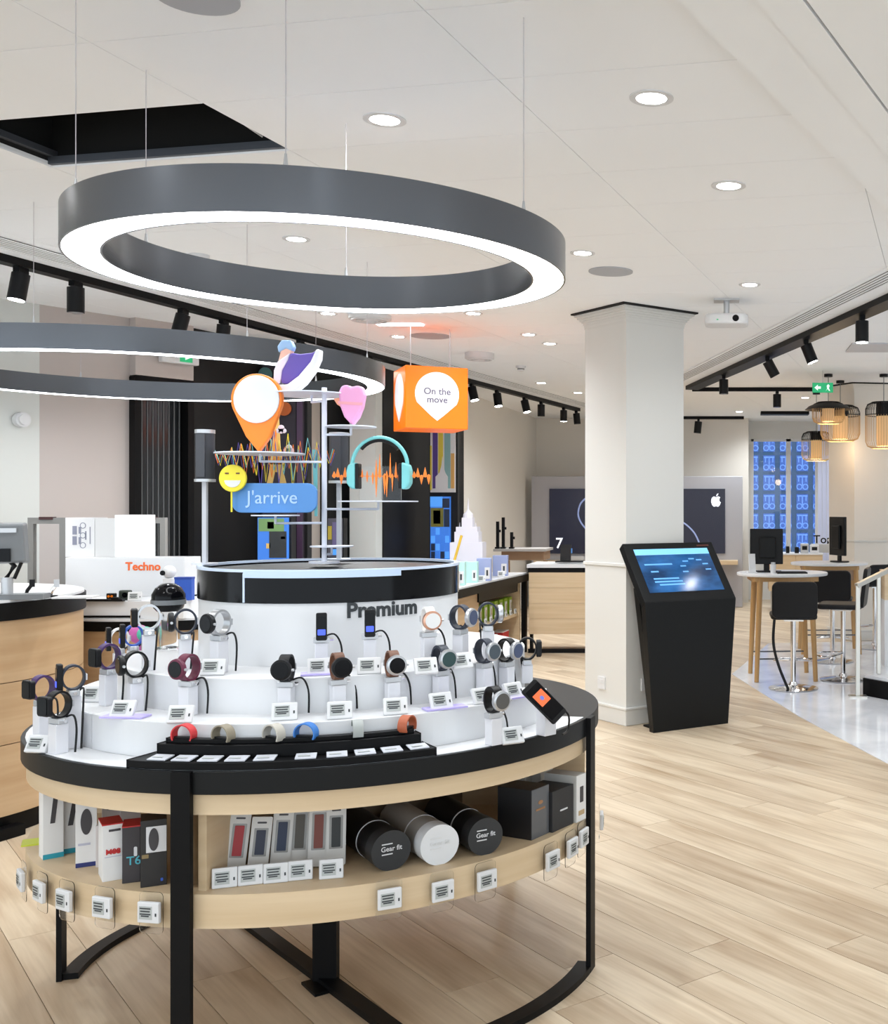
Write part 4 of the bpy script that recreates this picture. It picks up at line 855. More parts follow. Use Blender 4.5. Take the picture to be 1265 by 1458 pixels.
for x in (324.5, 340): flat('eye', [(x-2.5,673),(x+2.5,673),(x+2.5,675),(x-2.5,675)], Y, (-0.008,-0.005), BR, sm, o)
flat('stem', [(329,700),(331,700),(331,729),(329,729)], Y, (-0.002,0.002), YELLOW, sm, o)
# printed acrylic with tangled waveforms and a lattice tower
Y = YT+0.125; o = Vector((lx(390,Y), Y, lz(735,Y))); wf = thing('waveform_panel', 'tangle of yellow, orange and teal waveform lines with a golden lattice tower', 'ornament', o)
rn = random.Random(3)
for cm, nm in ((YELLOW,'yellow'),(ORANGE,'orange'),(TEAL,'teal'),(PURPLE,'purple')):
    pts = []; x = 306
    while x < 478:
        amp = 8+46*math.exp(-((x-390)/55)**2)*rn.random(); pts.append((x, 652+(amp if len(pts)%2 else -amp)*rn.uniform(0.5,1.15))); x += rn.uniform(4.5,8)
    off = rn.uniform(-0.012,0.012)
    part('wave_line', MB().tube([(lx(a_,Y)-o.x, off, lz(b_,Y)-o.z) for a_, b_ in pts],0.0016,5), cm, wf)
tw = MB()
for ptsT in ([(389,560),(393,560),(397,640),(385,640)],[(384,640),(398,640),(401,672),(381,672)],[(381,672),(389,672),(384,695),(376,695)],[(393,672),(401,672),(407,695),(398,695)],[(380,658),(402,658),(402,661),(380,661)]):
    tw.plate([(lx(a_,Y)-o.x, lz(b_,Y)-o.z) for a_, b_ in ptsT],0.014,0.018)
part('lattice_tower', tw, GOLD, wf)
for cx_, cy_ in ((398,611),(409,639)):
    cl = MB()
    for dx, dy, r in ((-4,2,3.5),(0,-2,4.5),(4,2,3.5),(0,2.5,3.5)): cl.plate([(lx(cx_+dx+r*math.cos(R_(a)),Y)-o.x, lz(cy_+dy+r*math.sin(R_(a)),Y)-o.z) for a in range(0,360,30)],0.013,0.017)
    part('cloud', cl, mat('lilac_white',(0.75,0.70,0.78),0.5), wf)
flat('teal_peak', [(445,640),(452,640),(452,735),(448,735)], Y, (0.0,0.003), TEAL, wf, o)
# cylinder speakers on thin stands
for x, yt, yb, Y, lb in ((292,612,686,3.66,'dark cylinder speaker on a thin white stand left of the map pin'),(483,616,688,3.97,'dark cylinder speaker on a thin white stand behind the headphones')):
    o = Vector((lx(x,Y), Y, ZD)); t = thing('speaker', lb, 'speaker', o, 0, 'cylinder speakers above the drum')
    zb, zt = lz(yb,Y)-ZD, lz(yt,Y)-ZD; r = 13.5*Y/F
    part('foot', MB().disc(0.04,-0.0,0.005,28), WPOLE, t, smooth=True)
    part('pole', MB().box((0,0,zb/2),(0.014,0.014,zb)), mat('pole_grey',(0.55,0.56,0.60),0.35), t)
    part('cylinder', MB().disc(r*0.96,zb+0.008,zt-0.008,32), mat('speaker_cloth',(0.035,0.037,0.045),0.7), t, smooth=True)
    part('cap', MB().disc(r,zt-0.012,zt,32), SILVER, t, smooth=True)
    part('base_ring', MB().disc(r*1.05,zb,zb+0.009,32), SILVER, t, smooth=True)
    part('grille_strip', MB().box((0,-r*0.94,(zb+zt)/2),(r*0.9,0.008,(zt-zb)*0.82)), mat('speaker_face',(0.055,0.058,0.07),0.5), t)

# ================================================================== ORANGE CUBE SIGN
Y = 8.6; p = px(613, 570, Y); s_ = 0.47
cube = thing('cube_sign', 'hanging orange cube sign reading On the move', 'sign', p, R_(27))
part('cube', MB().box((0,0,0),(s_,s_,s_)), mat('cube_orange',(0.90,0.15,0.0),0.3,emit=(1.0,0.2,0.0),es=0.16), cube, bevel=0.006)
drop = [(0.165*math.cos(R_(a)), 0.028+0.165*math.sin(R_(a))) for a in range(-28,209,8)]+[(-0.05,-0.135),(0.0,-0.175),(0.05,-0.135)]
CW = mat('cube_white',(0.7,0.68,0.72),0.4,emit=(0.95,0.9,0.98),es=0.12)
f_ = part('drop_mark', MB().plate(drop,-s_/2-0.004,-s_/2), CW, cube)
part('drop_mark', MB().plate(drop,-s_/2-0.004,-s_/2,Matrix.Rotation(-math.pi/2,4,'Z')), CW, cube)
g = MB()
for k, wd in enumerate(('On the','move')):
    tx = text(wd, 0.07, 0.0006, 0.0012); g.add(tx.v, tx.f, Matrix.Translation((0.0,-s_/2-0.006,0.045-k*0.062)))
part('lettering', g, mat('cube_text',(0.13,0.11,0.16),0.5), cube)
part('suspension', MB().cyl((-0.15,0,s_/2),(-0.15,0,CEIL-p.z),0.004).cyl((0.15,0,s_/2),(0.15,0,CEIL-p.z),0.004), SILVER, cube)

# ================================================================== KIOSK
k0 = fl(931,1044); kd = Vector((0.829,0.559)); krz = math.atan2(kd.y, kd.x)
kc = Vector((k0.x,k0.y))+kd*0.30
kio = thing('touchscreen_kiosk', 'black free-standing touchscreen kiosk in front of the cream pillar', 'kiosk', (kc.x, kc.y, 0), krz)
def hexa(v): 
    m = MB(); m.add(v, [(0,3,2,1),(4,5,6,7),(0,1,5,4),(1,2,6,5),(2,3,7,6),(3,0,4,7)]); return m
zf, zbk, wf_, wb = 0.868, 1.25, 0.365, 0.30
part('front_panel', hexa([(-wb,0,0),(wb,0,0),(wb,0.055,0),(-wb,0.055,0),(-wf_,0,zf),(wf_,0,zf),(wf_,0.055,zf),(-wf_,0.055,zf)]), DARK, kio, bevel=0.003)
part('foot_plate', MB().box((0.02,0.125,0.006),(0.52,0.23,0.012)), BLACK, kio)
part('rear_panel', hexa([(-wb*0.8,0.10,0.012),(wb*0.8,0.10,0.012),(wb*0.8,0.16,0.012),(-wb*0.8,0.16,0.012),(-wf_*0.9,0.16,0.95),(wf_*0.9,0.16,0.95),(wf_*0.9,0.22,0.95),(-wf_*0.9,0.22,0.95)]), DARK, kio)
tl = math.atan2(zbk-zf, 0.31); Ls = math.hypot(zbk-zf, 0.31)
Mh = Matrix.Translation((0,0,zf)) @ Matrix.Rotation(tl,4,'X')
part('screen_housing', MB().box((0,Ls/2,-0.03),(2*wf_,Ls,0.06),Mh), DARK, kio, bevel=0.004)
SCR = noisy('kiosk_screen',(0.006,0.03,0.09),(0.025,0.13,0.36),(3,6,6),0.12,5)
b_ = SCR.node_tree.nodes['Principled BSDF']; lk(SCR, [n for n in SCR.node_tree.nodes if n.type == 'VALTORGB'][0].outputs[0], b_.inputs['Emission Color']); b_.inputs['Emission Strength'].default_value = 0.16
scr = part('screen', MB().box((0,Ls/2+0.01,0.0008),(2*wf_-0.13,Ls-0.13,0.003),Mh), SCR, kio)
ui = MB(); SW, SH = wf_-0.065, Ls-0.13
ui.box((0,Ls/2+0.01+SH/2-0.025,0.0028),(2*SW,0.05,0.001),Mh)
part('menu_bar', ui, mat('screen_light_blue',(0.2,0.5,0.8),0.2,emit=(0.16,0.42,0.75),es=0.35), scr)
SMB = mat('screen_mid_blue',(0.1,0.3,0.6),0.2,emit=(0.10,0.30,0.65),es=0.4)
for x, y, w in ((-0.15,0.06,0.22),(-0.2,0.0,0.06),(-0.13,-0.06,0.2),(-0.12,-0.085,0.22),(-0.1,-0.11,0.2)): part('text_line', MB().box((x,Ls/2+y,0.0028),(w,0.012,0.001),Mh), SMB, scr)
for k in range(7): a = R_(200-k*35); part('menu_icon', MB().box((0.14+0.1*math.cos(a),Ls/2+0.02+0.08*math.sin(a),0.0028),(0.045,0.01,0.001),Mh), SMB, scr)
part('status_text', MB().box((wf_-0.09,Ls-0.03,0.001),(0.1,0.012,0.001),Mh), mat('dim_red',(0.12,0.03,0.02),0.5), kio)

# ================================================================== LEFT ROUND COUNTER
lc = Vector((-4.06, 5.32)); LR = 0.86
ct = thing('round_counter', 'round oak veneered counter with black rim cut by the left edge', 'counter', (lc.x, lc.y, 0))
part('counter_top', MB().disc(LR+0.004,1.065,1.078,96), WHITE, ct, smooth=True)
part('rim', MB().ring(LR-0.05,LR+0.012,0.985,1.066,96), BLACK, ct, smooth=True)
for k, (a_, b_) in enumerate(((0.10,0.42),(0.424,0.70),(0.704,0.985))): part('veneer_band', MB().disc(LR,a_,b_,96), OAKD, ct, smooth=True)
part('plinth', MB().disc(LR-0.04,0.0,0.10,64), BLACK, ct, smooth=True)
part('foot_rail', MB().ring(LR-0.03,LR+0.03,0.0,0.05,64,a0=R_(-140),a1=R_(-15)), BLACK, ct, smooth=True)
Y = 5.1; p = px(10, 838, Y)
mo = thing('monitor', 'dark grey monitor seen from behind at the left edge', 'monitor', (p.x, Y, 1.078), 0.25)
zz = lambda y: lz(y,Y)-1.078
part('rear_shell', hexa([(-0.30,-0.03,zz(803)),(0.085,-0.03,zz(800)),(0.085,0.03,zz(803)),(-0.30,0.03,zz(805)),(-0.30,-0.03,zz(748)),(0.075,-0.03,zz(746)),(0.075,0.03,zz(744)),(-0.30,0.03,zz(744))]), GREYM, mo, bevel=0.008)
part('shell_lip', MB().box((-0.11,-0.034,zz(755)),(0.32,0.01,0.02)), SILVER, mo)
part('port_panel', MB().box((-0.02,-0.036,zz(790)),(0.09,0.012,0.06)), BLACKG, mo)
part('arm', MB().tube([(0.0,0,zz(795)),(0.03,0,zz(806)),(-0.005,-0.01,zz(826))],0.012,8).tube([(0.06,0,zz(800)),(0.03,0,zz(824))],0.008,8), BLACKP, mo)
part('neck', MB().cyl((0.0,0,0.0),(0.0,0,zz(822)),0.025,20), SILVER, mo, smooth=True)
part('foot', MB().box((0.06,-0.02,0.012),(0.22,0.10,0.024)), GREYM, mo)
for x, y, lb, nm in ((37,834,'small black device holder on the left counter','device_holder'),(72,838,'tilted chrome device holder near the rim of the left counter','device_holder')):
    Y2 = 5.2; p = px(x, y, Y2); t = thing(nm, lb, 'device holder', (p.x, Y2, 1.078), 0.3)
    part('foot', MB().disc(0.03,0,0.008,20), BLACKP, t); part('stem', MB().tube([(0,0,0.008),(0.005,0,0.03),(0.025,0,0.06)],0.008,8), BLACKP if x < 50 else CHROME, t, smooth=True)
    part('grip', MB().box((0.025,0,0.065),(0.022,0.02,0.035),rz=0.3), BLACKP if x < 50 else SILVER, t)
tb = tag(part('leaflet', MB().box((0,0,0.004),(0.17,0.10,0.008)), WHITEM), 'flat white leaflet on the rim of the left counter', 'leaflet'); p = px(88,842,5.1); tb.location = (p.x+0.03,5.16,1.078); tb.rotation_euler[2] = 0.2

# anti-theft gates near the left wall
for x0, x1, yt, Y, lb in ((42,95,737,7.15,'grey framed anti-theft gate behind the left counter'),(196,237,737,7.75,'grey framed anti-theft gate in front of the dark side door')):
    o = Vector((lx((x0+x1)/2,Y), Y, 0)); w = lx(x1,Y)-lx(x0,Y); h = lz(yt,Y)
    t = thing('security_gate', lb, 'security gate', o, 0, 'anti-theft gates')
    fm = MB().plate(rrect(-w/2,0,w/2,h,0.02),-0.02,0.02)
    GF = mat('gate_grey',(0.27,0.265,0.255),0.5)
    part('frame', MB().box((-w/2+0.018,0,h/2+0.08),(0.036,0.04,h-0.24)).box((w/2-0.018,0,h/2+0.08),(0.036,0.04,h-0.24)).box((0,0,h-0.02),(w,0.04,0.04)).box((0,0,0.1),(w,0.05,0.2)), GF, t)
    part('panel', MB().box((0,0,h/2+0.08),(w-0.07,0.008,h-0.24)), CLEAR, t)
    part('alarm_light', MB().box((0,-0.005,h-0.004),(w*0.36,0.045,0.018)), mat('dark_red',(0.06,0.012,0.012),0.4), t)

# ================================================================== TECHNO COUNTER
tc = Vector((-3.30, 6.86)); Rk = 0.82
tk = thing('display_counter', 'round oak counter with black rim and white Techno podium', 'counter', (tc.x, tc.y, 0))
part('counter_top', MB().disc(Rk,0.876,0.888,96), WHITE, tk, smooth=True)
part('rim', MB().ring(Rk-0.05,Rk+0.006,0.822,0.876,96), BLACK, tk, smooth=True)
part('veneer_band', MB().disc(Rk-0.01,0.09,0.45,96), OAKD, tk, smooth=True)
part('veneer_band', MB().disc(Rk-0.01,0.453,0.822,96), OAKD, tk, smooth=True)
part('plinth', MB().disc(Rk-0.05,0,0.09,64), BLACK, tk)
Y = 6.25; x0, x1 = lx(92,Y)-tc.x, lx(272,Y)-tc.x
part('lower_podium', MB().box(((x0+x1)/2+0.04,Y-tc.y+0.0,0.9365),(x1-x0,0.34,0.097)), WHITE, tk, bevel=0.003)
part('podium_slot', MB().box(((x0+x1)/2-0.1,Y-tc.y-0.172,0.90),(0.52,0.004,0.012)), BLACK, tk)
zt = lz(794,6.4)
part('upper_podium', MB().box((lx(178,6.4)-tc.x,6.5-tc.y,(0.985+zt)/2),(lx(263,6.4)-lx(93,6.4),0.2,zt-0.985)), WHITE, tk, bevel=0.003)
part('lettering', moved(text('Techno',0.066,0.001,0.0015),Matrix.Translation((lx(204,6.4)-tc.x,6.398-tc.y,lz(807,6.4)))), mat('orange_print',(0.85,0.13,0.01),0.5), tk)
Yb = 6.5; zb = zt
for x0, x1, yt, m, lb in ((97,139,737,WHITEM,'white box with a dark printed emblem on the Techno podium'),(139,168,738,mat('pale_box',(0.66,0.66,0.66),0.5),'plain pale box between two white boxes on the Techno podium'),(167,208,733,mat('bright_box',(0.9,0.9,0.9),0.45),'tall plain white box at the right on the Techno podium')):
    w = lx(x1,Yb)-lx(x0,Yb); h = lz(yt,Yb)-zb; t = thing('product_box', lb, 'box', (lx((x0+x1)/2,Yb), Yb-0.02, zb))
    part('carton', MB().box((0,0.06,h/2),(w-0.002,0.14,h)), m, t, bevel=0.002)
    if x0 == 97:
        e = MB(); e.box((-0.03,-0.011,h*0.42),(0.025,0.001,0.05)).box((-0.03,-0.011,h*0.68),(0.025,0.001,0.05)).box((0.0,-0.011,h*0.42),(0.014,0.001,0.04)).box((0.0,-0.011,h*0.68),(0.014,0.001,0.04)).box((0.035,-0.011,h*0.55),(0.008,0.001,0.05)).box((0.06,-0.011,h*0.55),(0.005,0.001,0.1))
        for k in range(3): e.ring(0.014,0.018,-0.0005,0.0005,14,M=Matrix.Translation((0.018,-0.011,h*(0.3+0.25*k))) @ Matrix.Rotation(math.pi/2,4,'X'))
        part('emblem', e, mat('slate_print',(0.22,0.23,0.30),0.5), t)
YP = 6.12; ZP = 0.985
t = thing('action_camera', 'small black action camera with orange dots on the Techno podium', 'camera', (lx(159,YP),YP,ZP)); part('body', MB().box((0,0,0.02),(0.045,0.03,0.04)), BLACKP, t, bevel=0.004)
for x in (-0.008,0.01): part('dot', MB().disc(0.007,0,0.002,14,M=Matrix.Translation((x,-0.016,0.024)) @ Matrix.Rotation(math.pi/2,4,'X')), ORANGE, t)
t = thing('action_camera', 'dark green boxy camera on the Techno podium', 'camera', (lx(176,YP),YP+0.02,ZP)); part('body', MB().box((0,0,0.028),(0.06,0.04,0.056)), mat('dark_green',(0.03,0.04,0.03),0.5), t, bevel=0.008); part('lens', MB().disc(0.014,0,0.006,18,M=Matrix.Translation((0.008,-0.02,0.03)) @ Matrix.Rotation(math.pi/2,4,'X')), BLACKG, t)
t = thing('device_bar', 'flat black bar lying along the Techno podium', 'device', (lx(152,YP),YP-0.05,ZP)); part('bar', MB().box((0,0,0.006),(0.24,0.03,0.012)), BLACKP, t); part('knob', MB().box((0.08,0,0.016),(0.04,0.03,0.012)), BLACKP, t)
for x, lb in ((116,'price tag at the left on the Techno podium'),(196,'price tag right of the green camera on the Techno podium')): price_tag((lx(x,YP),YP-0.03,ZP), 0.3, lb, 0.3, 0.07, 0.05)
t = thing('desk_camera', 'white gadget with small black lens beside the Techno podium', 'camera', (lx(241,6.18),6.18,0.985)); part('foot', MB().box((0,0,0.06),(0.05,0.05,0.12)), WHITEM, t, bevel=0.004); part('head', MB().sphere((0,0,0.155),0.036), WHITEM, t, smooth=True); part('lens', MB().disc(0.014,0,0.01,16,M=Matrix.Translation((-0.018,-0.030,0.15)) @ Matrix.Rotation(math.pi/2,4,'X')), BLACKG, t)
t = thing('product_box', 'royal blue box standing behind the black headset', 'box', (lx(263,6.15),6.15,0.985), 0.1); part('carton', MB().box((0,0,0.058),(0.09,0.05,0.116)), BLUE, t, bevel=0.002)
part('lid', MB().box((0,0,0.122),(0.092,0.052,0.012)), mat('deep_blue',(0.012,0.05,0.33),0.4), t)
for x, y, r, m, lb in ((198,903,0.034,mat('magenta_ball',(0.55,0.10,0.36),0.4),'magenta ball behind the left watches'),(207,903,0.027,mat('mint_ball',(0.10,0.55,0.40),0.4),'mint green ball beside the magenta ball')):
    Y = 3.95 if r > 0.03 else 3.88; p = px(x,y,Y); t = thing('ball', lb, 'ball', (p.x,Y,p.z)); part('shell', MB().sphere((0,0,0),r), m, t, smooth=True); part('stem', MB().cyl((0,0,-r*0.9),(0,0,(0.8215 if r > 0.03 else 0.92)-p.z),0.007,10), m, t)

# ================================================================== LONG TABLE AND COUNTERS BEHIND
la = Vector((-2.25, 9.0)); lb_ = Vector((-2.035, 11.55)); lv = (lb_-la); Ll = lv.length; lrz = math.atan2(lv.y, lv.x)
lt = thing('long_table', 'long display table with white top, black rim and oak shelves behind the podium', 'display table', (la.x, la.y, 0), lrz)
Wd = 1.0
part('table_top', MB().box((Ll/2-0.2,Wd/2,0.805),(Ll+0.4,Wd,0.03)), WHITE, lt)
part('rim', MB().box((Ll/2-0.2,-0.004,0.77),(Ll+0.4,0.02,0.07)).box((Ll,Wd/2,0.77),(0.02,Wd,0.07)).box((Ll/2-0.2,0.2,0.74),(Ll+0.38,0.4,0.012)), BLACK, lt)
for x in (0.2, 2.50): part('leg', MB().box((x,0.02,0.37),(0.05,0.05,0.74)), BLACK, lt)
part('leg', MB().box((2.5,Wd-0.03,0.37),(0.05,0.05,0.74)), BLACK, lt)
part('end_panel', MB().box((0.62,0.05,0.42),(0.75,0.03,0.6)), OAKD, lt)
part('end_panel', MB().box((2.44,Wd/2,0.42),(0.03,Wd-0.1,0.6)), OAK, lt)
part('back_panel', MB().box((1.7,0.5,0.42),(1.5,0.02,0.6)), mat('dark_oak',(0.20,0.12,0.07),0.6), lt)
for z in (0.12, 0.40): part('shelf_board', MB().box((1.7,0.28,z),(1.45,0.44,0.03)), OAK, lt)
part('valance', MB().box((1.6,0.03,0.69),(1.3,0.02,0.09)), BLACK, lt)
bpy.context.view_layer.update(); ML = Matrix.Translation(lt.location) @ Matrix.Rotation(lrz,4,'Z')
ord_ = 'first second third fourth fifth sixth seventh eighth'.split()
for k in range(8):
    q = ML @ Vector((1.12+k*0.17,0.09,0.415)); t = thing('product_pack', 'lime green and white pack, %s from the near end of the shelf row' % ord_[k], 'pack', q, lrz, 'lime green packs on the long table shelf')
    part('pack', MB().box((0,0.05,0.085),(0.10,0.06,0.17)), GREEN, t, bevel=0.002)
    part('label_panel', MB().box((-0.01,0.018,0.075),(0.07,0.004,0.13)), WHITEM, t)
    part('picture', MB().box((0.0,0.015,0.085),(0.02,0.002,0.06)), mat('ochre_print',(0.5,0.36,0.2),0.5), t)
    q = ML @ Vector((1.12+k*0.17,0.06,0.415)); price_tag(q, lrz, 'price tag before the %s lime green pack' % ord_[k], 0.1, 0.06, 0.05)
for k, (x, cm, nm) in enumerate(((1.3,mat('copper_box',(0.45,0.16,0.06),0.4),'copper'),(1.7,mat('black_carton',(0.014,0.013,0.014),0.4),'black'),(2.1,RED,'red'))):
    q = ML @ Vector((x,0.10,0.135)); t = thing('product_box', 'low %s box on the bottom shelf of the long table' % nm, 'box', q, lrz); part('carton', MB().box((0,0.06,0.06),(0.22,0.12,0.12)), cm, t, bevel=0.003); part('lid', MB().box((0,0.06,0.124),(0.222,0.122,0.008)), WHITEM, t)
# tower model and blue cases
q = px(666, 790, 9.6); tw = thing('tower_model', 'white stepped skyscraper model with a needle spire', 'ornament', (lx(667,10.5), 10.5, 0.82))
s = 10.5/F; zz = lambda y: lz(y,10.5)-0.82
WT = mat('model_white',(0.72,0.71,0.78),0.5)
part('base_block', MB().box((0,0,zz(800)/2),(58*s,0.2,zz(800))), WT, tw)
for w, y1, y0, dp in ((46,772,800,0.17),(34,757,772,0.15),(30,750,757,0.14)): part('tier', MB().box((0,0,(zz(y0)+zz(y1))/2),(w*s,dp,zz(y1)-zz(y0))), WT, tw)
part('shaft', MB().box((0,0,zz(737)/2),(15*s,0.10,zz(737))), WT, tw)
part('crown', MB().lathe([(7.5*s,zz(737)),(7*s,zz(732)),(3*s,zz(728)),(1.4*s,zz(726)),(0.9*s,zz(716)),(0.0001,zz(708))],12), WT, tw)
for x in (-12,11): part('pinnacle', MB().cyl((x*s,0,zz(760)),(x*s,0,zz(744)),1.6*s,8,0.3*s), WT, tw)
st_ = tag(part('striped_pole', MB().cyl((0,0,0),(0.12,0,0.42),0.012,10), mat('amber',(0.75,0.48,0.05),0.5)), 'slanting amber striped strip left of the skyscraper model', 'ornament'); st_.location = (lx(639,10.2), 10.2, 0.82)
for k, (x0, x1, yt, Y, m, lb) in enumerate(((641,662,800,9.6,mat('mint_box',(0.45,0.72,0.68),0.5),'mint and white small box nearest on the long table'),(662,680,800,9.95,mat('mint_box',(0.45,0.72,0.68),0.5),'second mint small box on the long table'),(679,699,795,10.2,mat('periwinkle',(0.32,0.38,0.62),0.4),'periwinkle blue case on the long table, nearer one'),(702,723,791,10.95,mat('periwinkle',(0.32,0.38,0.62),0.4),'periwinkle blue case on the long table, farther one'),(641,653,814,9.4,WHITEM,'small white card box at the near end of the long table'))):
    t = thing('product_box', lb, 'box', (lx((x0+x1)/2,Y), Y, 0.82), 0.1); h = max(lz(yt,Y)-0.82, 0.06); w = lx(x1,Y)-lx(x0,Y)
    part('carton', MB().box((0,0.05,h/2),(w,0.1,h)), m, t, bevel=0.003); part('label_panel', MB().box((w*0.25,-0.002,h*0.35),(w*0.35,0.004,h*0.5)), WHITEM, t); part('print', MB().box((w*0.25,-0.005,h*0.36),(w*0.12,0.002,h*0.25)), INK, t)
for x, Y, lb in ((686,10.1,'price tag before the nearer periwinkle case'),(714,10.8,'price tag before the farther periwinkle case')): price_tag((lx(x,Y),Y,0.82), 0.2, lb, 0.3, 0.07, 0.06)
# oak counter beside the pillar
Y = 11.4; x0, x1 = lx(752,Y), lx(860,Y); oc = thing('oak_counter', 'oak plank counter with black frame and white top left of the pillar', 'counter', ((x0+x1)/2, Y, 0)); w = x1-x0
part('counter_top', MB().box((0,0.3,lz(806,Y)),(w+0.02,0.62,0.035)), WHITE, oc)
part('rim', MB().box((0,0.3,lz(812,Y)),(w,0.6,0.045)), BLACK, oc)
zt, zb = lz(815,Y), lz(903,Y)
for k in range(4): h = (zt-zb)/4; part('board', MB().box((0,0.02,zb+h*(k+0.5)),(w-0.02,0.04,h-0.002)), OAK, oc)
part('body', MB().box((0,0.32,(zt+zb)/2),(w-0.03,0.54,zt-zb)), OAKD, oc)
for x in (-w/2+0.03, w/2-0.1): part('leg', MB().box((x,0.05,zb/2),(0.03,0.05,zb)), BLACK, oc)
part('foot_rail', MB().box((0,0.03,0.02),(w,0.05,0.04)), BLACK, oc)
p = px(805,804,11.55); t = thing('tablet_stand', 'black upright tablet stand on the oak counter', 'tablet', (p.x, 11.6, lz(804,11.4)+0.015)); part('foot', MB().box((0.05,0,0.008),(0.3,0.15,0.016)), BLACKP, t); part('screen', MB().box((0,0,0.10),(0.11,0.02,0.17),rx=-0.2), BLACKP, t); part('side_label', MB().box((0.062,0,0.12),(0.012,0.02,0.05)), SKY, t)
# high table with device holders, far left of the pillar
Y = 13.5; ht_ = thing('high_table', 'brown high table with device stands left of the back screen', 'table', (lx(742,Y), Y, 0)); 
part('table_top', MB().box((0,0.2,lz(783,Y)),(lx(774,Y)-lx(700,Y),0.6,0.03)), mat('grey_laminate',(0.45,0.43,0.42),0.5), ht_); part('drawer_box', MB().box((0.03,0.2,lz(791,Y)),(lx(768,Y)-lx(708,Y),0.5,0.11)), mat('brown_oak',(0.33,0.21,0.13),0.5), ht_)
for x in (-0.2,0.27): part('leg', MB().box((x,0.2,0.42),(0.05,0.05,0.84)), LEGW, ht_)
for x, h, lb in ((709,0.33,'tall black device stand on the far high table'),(717,0.38,'taller black device stand beside it on the far high table'),(729,0.20,'short black device stand on the far high table')):
    t = thing('device_stand', lb, 'device stand', (lx(x,Y),Y,lz(783,Y)+0.016)); part('upright', MB().box((0,0,h/2),(0.035,0.03,h)), BLACKP, t); part('foot', MB().box((0.0,0,0.01),(0.055,0.08,0.02)), BLACKP, t); part('bracket', MB().box((0.022,0,h*0.65),(0.03,0.02,0.03)), BLACKP, t)

# ================================================================== BIG SCREEN AT THE BACK
Y = 16.6; S = Y/F; x0, x1, z1 = lx(757,Y), lx(1058,Y), lz(678,Y)
bs = thing('wall_screen', 'large dark screen in a pale grey surround with white fruit emblem on the back wall', 'screen', ((x0+x1)/2, Y, 0))
cxs = (x0+x1)/2
part('surround', MB().box((0,0.1,z1/2),(x1-x0,0.2,z1)), mat('pale_grey_panel',(0.42,0.42,0.46),0.5), bs, bevel=0.01)
sx0, sx1, sz0, sz1 = lx(783,Y)-cxs, lx(1033,Y)-cxs, lz(788,Y), lz(696,Y)
pn = part('screen_panel', MB().box(((sx0+sx1)/2,-0.01,(sz0+sz1)/2),(sx1-sx0,0.03,sz1-sz0)), mat('screen_navy',(0.008,0.009,0.016),0.25,emit=(0.012,0.013,0.026),es=0.4), bs)
GLW = mat('screen_white',(0.9,0.92,1),0.4,emit=(0.85,0.9,1.0),es=0.4)
ax, az = lx(1020,Y)-cxs, lz(713,Y)
app = [(0.0,0.045),(0.03,0.058),(0.055,0.045),(0.042,0.02),(0.045,-0.005),(0.062,-0.022),(0.048,-0.058),(0.028,-0.078),(0.0,-0.07),(-0.028,-0.078),(-0.05,-0.055),(-0.064,-0.01),(-0.055,0.035),(-0.03,0.056)]
part('emblem', MB().plate(app,-0.03,-0.026,Matrix.Translation((ax,0,az)) @ Matrix.Scale(1.15,4)).plate([(0.0,0.06),(0.012,0.085),(0.03,0.098),(0.028,0.078),(0.014,0.062)],-0.03,-0.026,Matrix.Translation((ax,0,az)) @ Matrix.Scale(1.15,4)), GLW, pn)
part('numeral', moved(text('7',0.22,0.002,0.002),Matrix.Translation((lx(797,Y)-cxs,-0.03,lz(774,Y)))), GLW, pn)
CBL = mat('screen_curve',(0.2,0.24,0.4),0.4,emit=(0.16,0.2,0.36),es=0.4)
part('cable_picture', MB().tube(smooth_pts([(lx(x,Y)-cxs,-0.03,lz(y,Y)) for x, y in ((834,710),(827,718),(824,732),(828,744),(836,754))],5),0.012,6).tube(smooth_pts([(lx(x,Y)-cxs,-0.03,lz(y,Y)) for x, y in ((970,742),(980,749),(990,760),(997,775))],5),0.012,6), CBL, pn)
part('ledge', MB().box((0,-0.12,lz(800,Y)),(x1-x0-0.15,0.3,0.06)), OAK, bs)
for x, lb in ((823,'small white display block on the ledge left below the back screen'),): 
    t = tag(part('display_block', MB().prism(rrect(-0.11,-0.05,0.11,0.05,0.02),0,0.06), WHITEM, bevel=0.005), lb, 'display block'); t.location = (lx(x,Y),Y-0.12,lz(797,Y))

# posters and product panels on the black wall
def panel(name, x0, x1, y0, y1, Y, label, m, cat, rz=0.5, bits=(), body=True):
    w, h = (lx(x1,Y)-lx(x0,Y)), lz(y0,Y)-lz(y1,Y); t = thing(name, label, cat, (lx((x0+x1)/2,Y), Y, lz(y1,Y)))
    part('board', MB().box((0,0.02,h/2),(w,0.04,h)), m, t)
    if body: part('stand_body', MB().box((0,0.09,(h-lz(y1,Y))/2),(w*1.15,0.10,h+lz(y1,Y)+0.0)), BLACKW, t)
    for nm, mm, u0, v0, u1, v1 in bits: part(nm, MB().plate([((u0-0.5)*w,v0*h),((u1-0.5)*w,v0*h),((u1-0.5)*w,v1*h),((u0-0.5)*w,v1*h)],-0.006,0.0), mm, t)
    return t, w, h
PB = mat('poster_blue_glow',(0.03,0.12,0.42),0.4,emit=(0.03,0.14,0.5),es=0.4); PB2 = mat('poster_sky_glow',(0.06,0.22,0.6),0.4,emit=(0.06,0.25,0.65),es=0.4); PN = mat('poster_navy',(0.015,0.03,0.08),0.4); PO = mat('poster_olive',(0.22,0.20,0.03),0.5)  # both blues carry a faint added glow on printed panels
